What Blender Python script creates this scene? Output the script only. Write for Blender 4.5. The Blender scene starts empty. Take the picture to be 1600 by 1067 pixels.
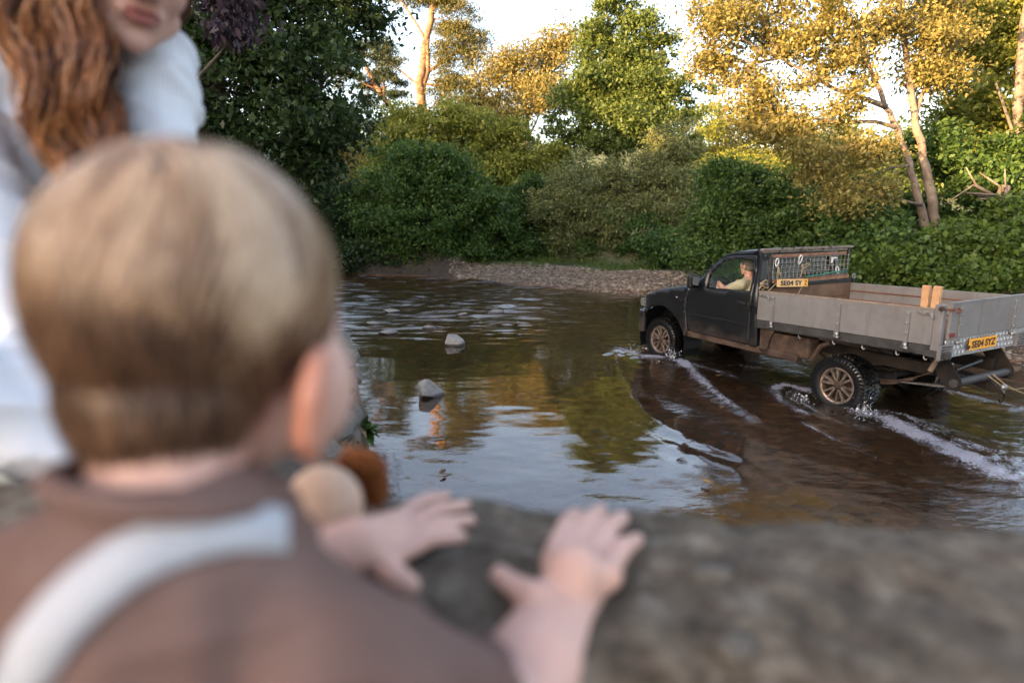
import bpy, bmesh, math, random
import numpy as np
from mathutils import Vector, Matrix, geometry

SC = bpy.context.scene
COL = SC.collection
RAD = math.radians
random.seed(7)
rng = np.random.default_rng(11)

# ------------------------------------------------------------------ camera, sky, sun, exposure
CAM_H = 2.2
PITCH = math.atan((533 - 328) / 1000.0)
cd = bpy.data.cameras.new('camera'); cam = bpy.data.objects.new('camera', cd); COL.objects.link(cam)
cam.location = (0, 0, CAM_H); cam.rotation_euler = (math.pi / 2 - PITCH, 0, 0)
cd.sensor_width = 36; cd.lens = 22.5; cd.clip_start = 0.02; cd.clip_end = 2000
cd.dof.use_dof = True; cd.dof.focus_distance = 8.6; cd.dof.aperture_fstop = 2.0
SC.camera = cam

SUN_EL = RAD(10.0)
SUN_TO = Vector((-0.78, -0.62, 0)).normalized()          # horizontal direction towards the sun
W = bpy.data.worlds.new('World'); SC.world = W; W.use_nodes = True
wn = W.node_tree.nodes; wl = W.node_tree.links
sky = wn.new('ShaderNodeTexSky'); sky.sky_type = 'NISHITA'; sky.sun_disc = False
sky.sun_elevation = SUN_EL; sky.sun_rotation = math.atan2(SUN_TO.x, SUN_TO.y)
sky.air_density = 1.0; sky.dust_density = 3.0; sky.ozone_density = 1.4; sky.altitude = 100
bg = wn['Background']; bg.inputs['Strength'].default_value = 0.15
hs = wn.new('ShaderNodeHueSaturation'); hs.inputs['Saturation'].default_value = .80; wl.new(sky.outputs[0], hs.inputs['Color'])
tn = wn.new('ShaderNodeMix'); tn.data_type = 'RGBA'; tn.blend_type = 'MULTIPLY'; tn.inputs[0].default_value = 1; tn.inputs[7].default_value = (1.05, .965, .95, 1)
wl.new(hs.outputs[0], tn.inputs[6]); wl.new(tn.outputs[2], bg.inputs['Color'])
sd = bpy.data.lights.new('sun', 'SUN'); sd.energy = 4.3; sd.angle = RAD(0.6); sd.color = (1.0, 0.62, 0.30)
sun = bpy.data.objects.new('sun', sd); COL.objects.link(sun)
sdir = -(SUN_TO * math.cos(SUN_EL) + Vector((0, 0, math.sin(SUN_EL))))
sun.rotation_euler = sdir.to_track_quat('-Z', 'Y').to_euler(); sun.location = (-30, -25, 30)
SC.view_settings.view_transform = 'Standard'; SC.view_settings.look = 'None'
SC.view_settings.exposure = 2.55; SC.view_settings.gamma = 1.0
SC.render.engine = 'CYCLES'
SC.cycles.max_bounces = 8; SC.cycles.transparent_max_bounces = 12
SC.cycles.diffuse_bounces = 3; SC.cycles.glossy_bounces = 3
SC.cycles.sample_clamp_indirect = 4
SC.cycles.use_denoising = True

# ------------------------------------------------------------------ helpers
CP, SP = math.cos(PITCH), math.sin(PITCH)
def at(px, py, d):
    """point of the place seen at a photograph pixel, d metres deep along the optical axis"""
    u = (px - 800) / 1000.0; v = (py - 533) / 1000.0
    return Vector((u * d, d * (CP - v * SP), CAM_H - d * (SP + v * CP)))
def on_z(px, py, z=0.0):
    v = (py - 533) / 1000.0
    return at(px, py, (CAM_H - z) / (SP + v * CP))

def new_mesh(name, V, F, smooth=False):
    V = np.asarray(V, dtype=np.float32).reshape(-1, 3)
    me = bpy.data.meshes.new(name)
    if isinstance(F, np.ndarray):
        n, k = F.shape
        me.vertices.add(len(V)); me.vertices.foreach_set('co', V.ravel())
        me.loops.add(n * k); me.loops.foreach_set('vertex_index', F.astype(np.int32).ravel())
        me.polygons.add(n); me.polygons.foreach_set('loop_start', np.arange(0, n * k, k, dtype=np.int32))
        me.update(calc_edges=True)
    else:
        me.from_pydata(V.tolist(), [], F); me.update()
    if smooth: me.polygons.foreach_set('use_smooth', [True] * len(me.polygons))
    return me
def obj(name, me, mat=None, parent=None, **props):
    o = bpy.data.objects.new(name, me); COL.objects.link(o)
    if mat is not None and me is not None and len(me.materials) == 0: me.materials.append(mat)
    if parent is not None: o.parent = parent
    for k, v in props.items(): o[k] = v
    return o
def thing(name, label, cat, loc=(0, 0, 0), rz=0.0, group=None):
    o = bpy.data.objects.new(name, None); COL.objects.link(o); o.location = loc; o.rotation_euler = (0, 0, rz)
    o.empty_display_size = 0.2
    o['label'] = label; o['category'] = cat
    if group: o['group'] = group
    return o
def tag(o, label, cat, group=None):
    o['label'] = label; o['category'] = cat
    if group: o['group'] = group
    return o

class MB:
    """collects simple shapes into one mesh"""
    def __init__(s): s.v = []; s.f = []
    def add(s, V, F):
        b = len(s.v); s.v += [tuple(p) for p in V]; s.f += [tuple(i + b for i in f) for f in F]; return s
    def box(s, c, size, M=None, taper=None):
        x, y, z = (k / 2 for k in size)
        P = [Vector((sx * x, sy * y, sz * z)) for sx in (-1, 1) for sy in (-1, 1) for sz in (-1, 1)]
        if M is not None: P = [M @ p for p in P]
        c = Vector(c)
        return s.add([p + c for p in P], [(0, 1, 3, 2), (4, 6, 7, 5), (0, 4, 5, 1), (2, 3, 7, 6), (0, 2, 6, 4), (1, 5, 7, 3)])
    def box2(s, a, b):
        return s.box([(a[i] + b[i]) / 2 for i in range(3)], [abs(b[i] - a[i]) for i in range(3)])
    def tube(s, pts, r, n=8, cap=True):
        pts = [Vector(p) for p in pts]
        rr = r if isinstance(r, (list, tuple)) else [r] * len(pts)
        b = len(s.v); ref = None
        for i, p in enumerate(pts):
            t = (pts[min(i + 1, len(pts) - 1)] - pts[max(i - 1, 0)])
            t = t.normalized() if t.length > 1e-9 else Vector((0, 0, 1))
            if ref is None: ref = Vector((0, 0, 1)) if abs(t.z) < .9 else Vector((1, 0, 0))
            a = (ref - t * ref.dot(t))
            a = a.normalized() if a.length > 1e-6 else t.orthogonal().normalized()
            ref = a; c = t.cross(a)
            for k in range(n):
                th = 2 * math.pi * k / n
                s.v.append(tuple(p + (a * math.cos(th) + c * math.sin(th)) * rr[i]))
        for i in range(len(pts) - 1):
            for k in range(n):
                k2 = (k + 1) % n
                s.f.append((b + i * n + k, b + i * n + k2, b + (i + 1) * n + k2, b + (i + 1) * n + k))
        if cap:
            s.f.append(tuple(b + k for k in range(n))[::-1]); e = b + (len(pts) - 1) * n
            s.f.append(tuple(e + k for k in range(n)))
        return s
    def lathe(s, prof, c, axis='Y', n=32):
        """prof: (offset along the axis, radius)"""
        b = len(s.v); c = Vector(c)
        for (h, r) in prof:
            for k in range(n):
                th = 2 * math.pi * k / n; a, q = r * math.cos(th), r * math.sin(th)
                p = {'Y': (a, h, q), 'X': (h, a, q), 'Z': (a, q, h)}[axis]
                s.v.append(tuple(c + Vector(p)))
        for i in range(len(prof) - 1):
            for k in range(n):
                k2 = (k + 1) % n
                s.f.append((b + i * n + k, b + i * n + k2, b + (i + 1) * n + k2, b + (i + 1) * n + k))
        return s
    def prism(s, poly, fn, t):
        """poly of 2D points, fn(u,v,w) -> 3D, thickness range t=(w0,w1)"""
        n = len(poly); b = len(s.v)
        for w in t:
            for (u, v) in poly: s.v.append(tuple(fn(u, v, w)))
        s.f.append(tuple(b + i for i in range(n))); s.f.append(tuple(b + n + i for i in range(n))[::-1])
        for i in range(n):
            j = (i + 1) % n; s.f.append((b + i, b + n + i, b + n + j, b + j))
        return s
    def mesh(s, name='mesh', smooth=False): return new_mesh(name, s.v, s.f, smooth)
    def obj(s, name, mat, parent=None, smooth=False, bevel=0, auto=None, **props):
        me = s.mesh(name, smooth or auto is not None)
        bm = bmesh.new(); bm.from_mesh(me); bmesh.ops.recalc_face_normals(bm, faces=bm.faces); bm.to_mesh(me); bm.free()
        if auto is not None: me.set_sharp_from_angle(angle=RAD(auto))
        o = obj(name, me, mat, parent, **props)
        if bevel:
            m = o.modifiers.new('bevel', 'BEVEL'); m.width = bevel; m.segments = 2; m.limit_method = 'ANGLE'; m.angle_limit = RAD(40)
        return o

def lattice(seed, n=256): return np.random.default_rng(seed).random((n, n))
_lat = {}
def vnoise(x, y, scale, seed=0):
    if seed not in _lat: _lat[seed] = lattice(seed)
    L = _lat[seed]; x = np.asarray(x) / scale + 1000.3; y = np.asarray(y) / scale + 1000.7
    i = np.floor(x).astype(int); j = np.floor(y).astype(int); f = x - i; g = y - j
    f = f * f * (3 - 2 * f); g = g * g * (3 - 2 * g); n = L.shape[0]
    a = L[i % n, j % n]; b = L[(i + 1) % n, j % n]; c = L[i % n, (j + 1) % n]; d = L[(i + 1) % n, (j + 1) % n]
    return (a * (1 - f) + b * f) * (1 - g) + (c * (1 - f) + d * f) * g
def sstep(a, b, x):
    t = np.clip((x - a) / (b - a), 0, 1); return t * t * (3 - 2 * t)
def seg_dist(x, y, pts):
    """distance to a polyline and the position (0..1) along it"""
    best = np.full(np.shape(x), 1e9); pos = np.zeros(np.shape(x)); n = len(pts) - 1
    for i in range(n):
        ax, ay = pts[i][:2]; bx, by = pts[i + 1][:2]; dx, dy = bx - ax, by - ay
        t = np.clip(((x - ax) * dx + (y - ay) * dy) / (dx * dx + dy * dy + 1e-9), 0, 1)
        d = np.hypot(x - ax - t * dx, y - ay - t * dy); m = d < best
        best = np.where(m, d, best); pos = np.where(m, (i + t) / n, pos)
    return best, pos
def inside(x, y, poly):
    r = np.zeros(np.shape(x), bool); n = len(poly)
    for i in range(n):
        x1, y1 = poly[i]; x2, y2 = poly[(i + 1) % n]
        if y1 == y2: continue
        c = ((y1 > y) != (y2 > y)) & (x < (x2 - x1) * (y - y1) / (y2 - y1) + x1); r ^= c
    return r

# ------------------------------------------------------------------ materials
class NM:
    def __init__(s, name):
        s.m = bpy.data.materials.new(name); s.m.use_nodes = True; s.nt = s.m.node_tree; s.n = s.nt.nodes; s.l = s.nt.links
        s.b = s.n['Principled BSDF']; s.out = s.n['Material Output']
    def new(s, t, **kw):
        k = s.n.new('ShaderNode' + t)
        for a, v in kw.items(): setattr(k, a, v)
        return k
    def link(s, a, b): s.l.new(a, b)
    def coord(s, which='Object'):
        if not hasattr(s, 'tc'): s.tc = s.new('TexCoord')
        return s.tc.outputs[which]
    def noise(s, scale, detail=4, rough=.55, vec=None, dist=0):
        k = s.new('TexNoise'); k.inputs['Scale'].default_value = scale; k.inputs['Detail'].default_value = detail
        k.inputs['Roughness'].default_value = rough; k.inputs['Distortion'].default_value = dist
        s.link(vec if vec is not None else s.coord(), k.inputs['Vector']); return k.outputs['Fac']
    def ramp(s, fac, stops):
        k = s.new('ValToRGB'); e = k.color_ramp.elements
        while len(e) > 1: e.remove(e[-1])
        for i, (p, c) in enumerate(stops):
            q = e[0] if i == 0 else e.new(p)
            q.position = p; q.color = (*c, 1) if len(c) == 3 else c
        s.link(fac, k.inputs['Fac']); return k.outputs['Color']
    def mix(s, fac, a, b):
        k = s.new('Mix', data_type='RGBA')
        for v, i in ((fac, 0), (a, 6), (b, 7)):
            if hasattr(v, 'is_linked'): s.link(v, k.inputs[i])
            else: k.inputs[i].default_value = v if i == 0 else (*v, 1)
        return k.outputs[2]
    def math(s, op, a, b=0.5, clamp=False):
        k = s.new('Math', operation=op, use_clamp=clamp)
        for i, v in enumerate((a, b)):
            if hasattr(v, 'is_linked'): s.link(v, k.inputs[i])
            else: k.inputs[i].default_value = v
        return k.outputs[0]
    def bump(s, h, strength=.3, dist=.01):
        k = s.new('Bump'); k.inputs['Strength'].default_value = strength; k.inputs['Distance'].default_value = dist
        s.link(h, k.inputs['Height']); s.link(k.outputs[0], s.b.inputs['Normal']); return k.outputs[0]
    def set(s, col=None, rough=None, metal=None, spec=None):
        if col is not None:
            if hasattr(col, 'is_linked'): s.link(col, s.b.inputs['Base Color'])
            else: s.b.inputs['Base Color'].default_value = (*col, 1)
        for k, v in (('Roughness', rough), ('Metallic', metal), ('Specular IOR Level', spec)):
            if v is None: continue
            if hasattr(v, 'is_linked'): s.link(v, s.b.inputs[k])
            else: s.b.inputs[k].default_value = v
        return s
    def attr(s, name):
        k = s.new('Attribute'); k.attribute_name = name; return k.outputs['Fac']

def pm(name, col, rough=.6, metal=0., var=.2, scale=12, bump=0., bscale=60, bdist=.004, col2=None, spec=.4, lo=.35, hi=.65):
    m = NM(name)
    c2 = col2 if col2 is not None else tuple(min(1, c * (1 + var)) for c in col)
    c1 = col if col2 is not None else tuple(c * (1 - var) for c in col)
    m.set(m.ramp(m.noise(scale), [(lo, c1), (hi, c2)]), rough, metal, spec)
    if bump: m.bump(m.noise(bscale, 6, .65), bump, bdist)
    return m.m

def leaf_mat(name, a, b, c, trans=.4, clump=.7):
    """a, b: leaf colours, c: the odd turning leaf, for the oak painted sun sparks"""
    m = NM(name)
    g = m.new('NewGeometry'); r = g.outputs['Random Per Island']
    cl = m.noise(clump, 3, .6)
    f = m.math('ADD', m.math('MULTIPLY', r, .55), m.math('MULTIPLY', cl, .5), True)
    col = m.ramp(f, [(.15, a), (.62, b), (.86, b), (.93, c)])
    m.set(col, .5, 0, .35)
    tr = m.new('BsdfTranslucent'); m.link(col, tr.inputs['Color'])
    mx = m.new('MixShader'); mx.inputs[0].default_value = trans
    m.link(m.b.outputs[0], mx.inputs[1]); m.link(tr.outputs[0], mx.inputs[2]); m.link(mx.outputs[0], m.out.inputs['Surface'])
    return m.m

M = {}
M['leaf_oak'] = leaf_mat('leaf_oak', (.014, .030, .010), (.046, .078, .022), (.26, .12, .025))  # orange odd leaves paint in sparks of low sun
M['leaf_purple'] = leaf_mat('leaf_purple', (.022, .014, .02), (.05, .032, .042), (.10, .04, .03))
M['leaf_pine'] = leaf_mat('leaf_pine', (.06, .075, .02), (.15, .135, .035), (.22, .13, .035), .25, .5)
M['leaf_pine_dark'] = leaf_mat('leaf_pine_dark', (.03, .05, .022), (.07, .085, .03), (.12, .085, .03), .25, .5)
M['leaf_gold'] = leaf_mat('leaf_gold', (.15, .160, .040), (.31, .255, .075), (.42, .26, .07), .45)
M['leaf_gold_pale'] = leaf_mat('leaf_gold_pale', (.15, .14, .045), (.29, .24, .07), (.34, .22, .06), .38, .4)
M['leaf_alder'] = leaf_mat('leaf_alder', (.045, .085, .022), (.13, .17, .035), (.2, .17, .04), .4, .4)
M['leaf_olive'] = leaf_mat('leaf_olive', (.10, .14, .024), (.28, .29, .05), (.34, .29, .05), .42, .4)
M['leaf_shrub'] = leaf_mat('leaf_shrub', (.016, .044, .011), (.095, .165, .032), (.18, .23, .045), .42, 1.3)
M['leaf_willow'] = leaf_mat('leaf_willow', (.075, .095, .034), (.24, .25, .085), (.32, .20, .08), .38, .6)
M['leaf_hazel'] = leaf_mat('leaf_hazel', (.026, .066, .018), (.09, .155, .032), (.25, .21, .04), .4, .9)
M['leaf_bramble'] = leaf_mat('leaf_bramble', (.028, .060, .012), (.105, .160, .026), (.20, .19, .035), .4, 1.2)
M['bark'] = pm('bark', (.085, .065, .05), .85, 0, .4, 3, .8, 14, .03)
M['bark_pale'] = pm('bark_pale', (.12, .09, .065), .8, 0, .3, 4, .6, 16, .02, col2=(.26, .20, .15))
M['bark_pine'] = pm('bark_pine', (.13, .07, .04), .85, 0, .3, 3, .6, 10, .03, col2=(.32, .17, .09))

# ------------------------------------------------------------------ ground
RIVER = [(-.22, -10), (-.20, .6), (-1.05, 4.55), (-2.2, 7.6), (-4.0, 11.5), (-6.4, 16), (-9.5, 20.5), (-15, 24), (-40, 27), (-40, 33), (-15, 29.5),
         (-9.5, 25.0), (-5.2, 22.4), (-2.2, 21.6), (0, 20), (1.8, 18.05), (3.5, 17.3), (4.4, 17.6), (5.4, 16.6), (6.2, 14.0), (6.9, 11.3), (7.4, 9.3),
         (8.6, 7.6), (10.5, 5), (12, -10)]
TR0 = Vector((3.67, 7.02, 0)); TFW = Vector((-.474, .881, 0)).normalized(); TLEFT = Vector((-TFW.y, TFW.x, 0))
BAR = [(.3, 22.7), (1.4, 21.9), (3.6, 20.0), (4.8, 18.6)]
def shade_hill(x, y):  # unseen ridge on the left, added and shaped to shade the river
    h = np.interp(y, [-40, -14, 0, 11, 22, 29, 60], [9, 9.2, 10.6, 13.2, 13.4, 12.2, 12]) + 3.2 * (vnoise(x, y, 7, 21) - .5)
    return h * sstep(-17 - .10 * np.clip(y, 0, 60), -27 - .10 * np.clip(y, 0, 60), x) * sstep(95, 60, y)
def ground_z(x, y):
    x = np.asarray(x, float); y = np.asarray(y, float)
    d, _ = seg_dist(x, y, RIVER + [RIVER[0]]); ins = inside(x, y, RIVER); s = np.where(ins, d, -d)
    w = (vnoise(x, y, 1.1, 3) - .5) * .10 + (vnoise(x, y, .35, 4) - .5) * .035
    # bed: shallow where the ford crosses, a pool to the left
    td = np.abs((x - TR0.x) * TLEFT.x + (y - TR0.y) * TLEFT.y + .9)
    ford = sstep(4.0, 1.0, td)
    deep = .34 * (1 - ford) + .13 * ford
    riff = sstep(11, 16, y); deep = deep * (1 - riff) + .13 * riff
    bed = -.02 - deep * sstep(0, 1.7, s) + w * (.45 + .4 * riff)
    bed = np.where(ford * sstep(.2, 1.0, s) > .6, np.minimum(bed, -.098), bed)
    bd, _ = seg_dist(x, y, BAR)
    steep = 1.0 * sstep(.1, 1.6, -s) + .3 * sstep(1.5, 8, -s) + 1.6 * sstep(8, 45, -s)
    rough = 1 + .35 * (vnoise(x, y, 2.2, 8) - .5)
    gravel = sstep(3.0, 1.6, bd)
    low = .05 + .30 * sstep(0, 2.1, -s) + w * .5
    land = steep * rough * (1 - gravel) + low * gravel
    # the ramp where the ford leaves the water on the right, and the left bank at lane level
    ramp = sstep(10.2, 8.8, y) * sstep(5, 7, x) * sstep(-6, 0, y)
    land = land * (1 - ramp) + ramp * (.02 + .09 * np.clip(-s, 0, 9) + w * .5)
    left = sstep(0.6, -.2, x + .25 * y) * sstep(7, 4.5, y)
    land = land * (1 - left) + left * (1.33 * sstep(.02, .10, -s) + w * .25)
    z = np.where(ins, bed, land)
    z = z + shade_hill(x, y) + sstep(40, 120, y) * (9 + 3 * vnoise(x, y, 30, 9)) * sstep(400, 200, y)
    return z, s, gravel, ramp
def gz(x, y): return float(ground_z(np.array([x]), np.array([y]))[0][0])

def axis(lo, hi, f0, f1, fine, far):
    c = list(np.arange(f0, f1 + 1e-6, fine)); a = []; st = fine; p = f0
    while p > lo: st = min(st * 1.22, far); p -= st; a.append(p)
    b = []; st = fine; p = f1
    while p < hi: st = min(st * 1.22, far); p += st; b.append(p)
    return np.array(a[::-1] + c + b)
gx = axis(-700, 700, -12, 12, .11, 60); gy = axis(-500, 1200, -1, 28, .11, 60)
GX, GY = np.meshgrid(gx, gy, indexing='ij')
GZ, GS, GG, GR = ground_z(GX, GY)
def grid_faces(nx, ny):
    i = np.arange(nx - 1)[:, None] * ny + np.arange(ny - 1)[None, :]
    return np.stack([i, i + ny, i + ny + 1, i + 1], -1).reshape(-1, 4)
def put_attr(me, name, vals):
    a = me.attributes.new(name, 'FLOAT', 'POINT'); a.data.foreach_set('value', np.asarray(vals, dtype=np.float32).ravel())
gme = new_mesh('ground', np.stack([GX, GY, GZ], -1), grid_faces(len(gx), len(gy)), True)
put_attr(gme, 'stony', np.clip(np.maximum(np.maximum(GG * (1 - .75 * sstep(2.0, 3.0, -GS)), GR), sstep(-.25, .05, GS)), 0, 1))
put_attr(gme, 'wet', sstep(-.45, .0, GS))
put_attr(gme, 'grass', np.clip(sstep(4, 12, -GS) + sstep(1.9, 2.7, -GS) * GG * (vnoise(GX, GY, .9, 5) > .42), 0, 1) * (1 - GR))
g = NM('ground')
vor = g.new('TexVoronoi'); vor.inputs['Scale'].default_value = 9.0; g.link(g.coord(), vor.inputs['Vector'])
peb = g.ramp(vor.outputs['Color'], [(.1, (.055, .035, .022)), (.5, (.13, .088, .058)), (.8, (.21, .15, .11)), (1, (.30, .25, .21))])
mot = g.ramp(g.noise(1.3, 6, .7), [(.32, (.30, .27, .26)), (.7, (1, 1, 1))])
mm = g.new('Mix', data_type='RGBA', blend_type='MULTIPLY'); mm.inputs[0].default_value = .8
g.link(peb, mm.inputs[6]); g.link(mot, mm.inputs[7])
dry = g.mix(g.attr('wet'), mm.outputs[2], (.5, .5, .5))
wetc = g.new('Mix', data_type='RGBA', blend_type='MULTIPLY'); wetc.inputs[0].default_value = 1
g.link(mm.outputs[2], wetc.inputs[6]); wetc.inputs[7].default_value = (1.75, 1.08, .60, 1)
stone = g.mix(g.attr('wet'), mm.outputs[2], wetc.outputs[2])
earth = g.ramp(g.noise(2.2, 6, .7), [(.3, (.022, .017, .011)), (.7, (.06, .045, .028))])
grass = g.ramp(g.noise(.7, 5, .7), [(.3, (.055, .075, .02)), (.7, (.14, .15, .05))])
c1 = g.mix(g.attr('grass'), earth, grass); c2 = g.mix(g.attr('stony'), c1, stone)
g.set(c2, g.math('SUBTRACT', .85, g.math('MULTIPLY', g.attr('wet'), .3)))
hb = g.math('ADD', g.math('MULTIPLY', vor.outputs['Distance'], -.8), g.math('MULTIPLY', g.noise(30, 4), .4))
g.bump(hb, .55, .05)
obj('ground', gme, g.m, kind='structure')

# ------------------------------------------------------------------ water
wx = np.arange(-16, 11.6, .05); wy = np.arange(.45, 30, .05)
# finer steps in the pool and round the truck
wx = np.concatenate([np.arange(-26, -4, .11), np.arange(-4, 8.2, .038), np.arange(8.2, 13, .1)])
wy = np.concatenate([np.arange(-3, 3.6, .09), np.arange(3.6, 12.6, .038), np.arange(12.6, 31, .085)])
X, Y = np.meshgrid(wx, wy, indexing='ij')
def P2(*pts): return [tuple(on_z(*p)[:2]) for p in pts]
FRONT = P2((1006, 548), (984, 538), (961, 541), (962, 560), (972, 590), (982, 615), (1004, 640), (1040, 664), (1100, 690), (1190, 720), (1290, 775), (1400, 830))
tb = lambda x, y: (TR0 + TFW * x + TLEFT * y)[:2]
ENC = FRONT + [tuple(tb(-7, -.2)), tuple(tb(-7, -3)), tuple(tb(4.2, -3.2)), tuple(tb(4.3, -1.2))]
fd, fp = seg_dist(X, Y, FRONT); encl = inside(X, Y, ENC)
sd_ = np.where(encl, fd, -fd)
amp = .022 * (1 - fp) ** 1.5
H = amp * np.exp(-(sd_ / .075) ** 2) + .005 * sstep(-.05, .12, sd_) * (1 - fp) - .010 * (1 - fp) * np.exp(-((sd_ - .28) / .14) ** 2)
H += .006 * np.sin(np.clip(-sd_, 0, 3) * 21) * np.exp(-np.clip(-sd_, 0, 9) * 2.2) * (~encl) * (1 - fp * .5)
turb = sstep(-.05, .5 + .8 * fp, sd_)
nz = lambda s, k: vnoise(X, Y, s, k) - .5
LX = (X - TR0.x) * TFW.x + (Y - TR0.y) * TFW.y; LY = (X - TR0.x) * TLEFT.x + (Y - TR0.y) * TLEFT.y
strk = lambda s, k, a=3.2: vnoise(LX / a, LY, s, k) - .5
H += turb * (.020 * strk(.34, 31) + .009 * strk(.13, 32, 2) + .004 * nz(.09, 33))
# the calm pool and the riffle far off
riff = sstep(9.5, 14, Y) * sstep(3.4, -.6, X - .12 * (Y - 12))
calm = (1 - turb)
H += calm * (.0055 * np.sin(3.1 * Y + 2.2 * nz(1.7, 41) * 4 + .5 * X) * nz(2.3, 42) + .0050 * (vnoise(X / 2.6, Y, .26, 43) - .5) * (vnoise(X, Y, 1.6, 44) + .15)
             + .0028 * (vnoise(X / 2.2, Y, .10, 45) - .5) * (vnoise(X, Y, 1.1, 46)))
H += riff * (.040 * (vnoise(X / 3.0, Y, .24, 51) - .5) + .034 * (vnoise(X / 2.6, Y, .12, 52) - .5))
# choppy patch in front of the wall on the right
patch = np.exp(-(((X - 2.0) / .9) ** 2 + ((Y - 4.45) / .55) ** 2))
H += patch * calm * .010 * (vnoise(X, Y / 1.4, .12, 53) - .5)
# foam trails
foam = np.zeros_like(X)
def trail(pts, w0, w1, a0, a1, lift=0.0):
    global foam, H
    d, t = seg_dist(X, Y, pts); w = w0 + (w1 - w0) * t; a = a0 + (a1 - a0) * t
    edge = 1 + .9 * (vnoise(X, Y, .12, 61) - .5)
    w = w * 1.45; k = a * (.72 + .28 * np.exp(-(d / (w * .5)) ** 2)) * np.exp(-(d / (w * edge)) ** 2); foam = np.maximum(foam, k)
    H += lift * np.exp(-(d / (w * 1.2)) ** 2) * (.55 + .9 * vnoise(X, Y, .07, 62))
trail(P2((1030, 560), (1000, 556), (972, 548), (962, 552)), .16, .12, .95, .8, .03)
trail(P2((1064, 566), (1090, 590), (1110, 610), (1140, 633), (1180, 656)), .11, .05, 1.0, .55, .035)
trail(P2((1080, 572), (1130, 583), (1170, 600)), .14, .10, .60, .3, .012)
trail(P2((1180, 656), (1240, 690)), .03, .02, .45, .1)
trail(P2((1262, 612), (1225, 603), (1206, 612), (1222, 632), (1262, 650)), .10, .07, .95, .6, .035)
trail(P2((1255, 632), (1300, 655), (1335, 672)), .07, .05, .6, .3, .01)
trail(P2((1255, 660), (1310, 690), (1370, 716), (1440, 748)), .035, .022, .75, .3, .012)
trail(P2((1330, 640), (1380, 655), (1440, 685), (1520, 722), (1640, 775)), .12, .20, 1.05, .85, .035)
trail(P2((1400, 650), (1480, 685), (1560, 715), (1660, 752)), .10, .18, .6, .6, .02)
trail(P2((1370, 645), (1450, 665), (1530, 690), (1640, 730)), .09, .14, .7, .45, .015)
trail(P2((1470, 640), (1530, 668), (1640, 700)), .05, .08, .35, .35, .008)
trail(P2((1484, 612), (1520, 622), (1560, 632), (1640, 650)), .09, .13, .95, .6, .03)
trail(P2((1160, 572), (1200, 578), (1250, 590)), .20, .18, .5, .4, .012)
trail(P2((961, 541), (962, 560), (972, 590), (984, 618), (1004, 640), (1040, 664)), .022, .018, .75, .25)
foam *= .50 + .55 * vnoise(X, Y, .16, 63) + .40 * vnoise(LX / 4, LY, .07, 65)
foam = np.maximum(foam, riff * .5 * sstep(.62, .8, vnoise(X / 2.2, Y, .25, 64)))
wet_edge, _s, _g, _r = ground_z(X, Y)
wme = new_mesh('water', np.stack([X, Y, H], -1), grid_faces(len(wx), len(wy)), True)
put_attr(wme, 'foam', np.clip(foam, 0, 1)); put_attr(wme, 'rough_water', np.clip(turb * .8 + riff * .9 + patch * .5, 0, 1))
w = NM('water')
geo = w.new('NewGeometry')
mp = w.new('Mapping'); w.link(w.coord(), mp.inputs['Vector']); mp.inputs['Scale'].default_value = (.55, 1, 1)
n1 = w.noise(9, 3, .5, mp.outputs[0]); n2 = w.noise(34, 3, .55, mp.outputs[0])
rw = w.attr('rough_water')
hgt = w.math('ADD', w.math('MULTIPLY', n1, w.math('ADD', w.math('MULTIPLY', rw, .50), .055)), w.math('MULTIPLY', n2, w.math('ADD', w.math('MULTIPLY', rw, .20), .012)))
bp = w.new('Bump'); bp.inputs['Strength'].default_value = 1; bp.inputs['Distance'].default_value = .022; w.link(hgt, bp.inputs['Height'])
fr = w.new('Fresnel'); fr.inputs['IOR'].default_value = 1.72; w.link(bp.outputs[0], fr.inputs['Normal'])
gl = w.new('BsdfGlossy'); gl.inputs['Roughness'].default_value = .015; gl.inputs['Color'].default_value = (1, 1, 1, 1); w.link(bp.outputs[0], gl.inputs['Normal'])
tr = w.new('BsdfTransparent'); tr.inputs['Color'].default_value = (.92, .82, .66, 1)
df = w.new('BsdfDiffuse'); df.inputs['Color'].default_value = (.085, .054, .030, 1)
m1 = w.new('MixShader'); m1.inputs[0].default_value = .16; w.link(tr.outputs[0], m1.inputs[1]); w.link(df.outputs[0], m1.inputs[2])
m2 = w.new('MixShader'); w.link(w.math('MULTIPLY', fr.outputs[0], 1.0, True), m2.inputs[0]); w.link(m1.outputs[0], m2.inputs[1]); w.link(gl.outputs[0], m2.inputs[2])
fo = w.b; w.set((.43, .43, .48), .5, 0, .4)
fn = w.noise(44, 8, .9); fv = w.new('TexVoronoi'); fv.inputs['Scale'].default_value = 52; w.link(w.coord(), fv.inputs['Vector'])
ff = w.math('ADD', w.attr('foam'), w.math('SUBTRACT', w.math('ADD', w.math('MULTIPLY', fn, 1.5), w.math('MULTIPLY', fv.outputs['Distance'], .7)), 1.60))
ffc = w.math('MULTIPLY', ff, 3.4, True); ffm = w.math('MULTIPLY', ffc, .58)
w.link(bp.outputs[0], fo.inputs['Normal'])
m3 = w.new('MixShader'); w.link(ffm, m3.inputs[0]); w.link(m2.outputs[0], m3.inputs[1]); w.link(fo.outputs[0], m3.inputs[2])
w.link(m3.outputs[0], w.out.inputs['Surface'])
obj('water', wme, w.m, kind='structure')
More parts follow.
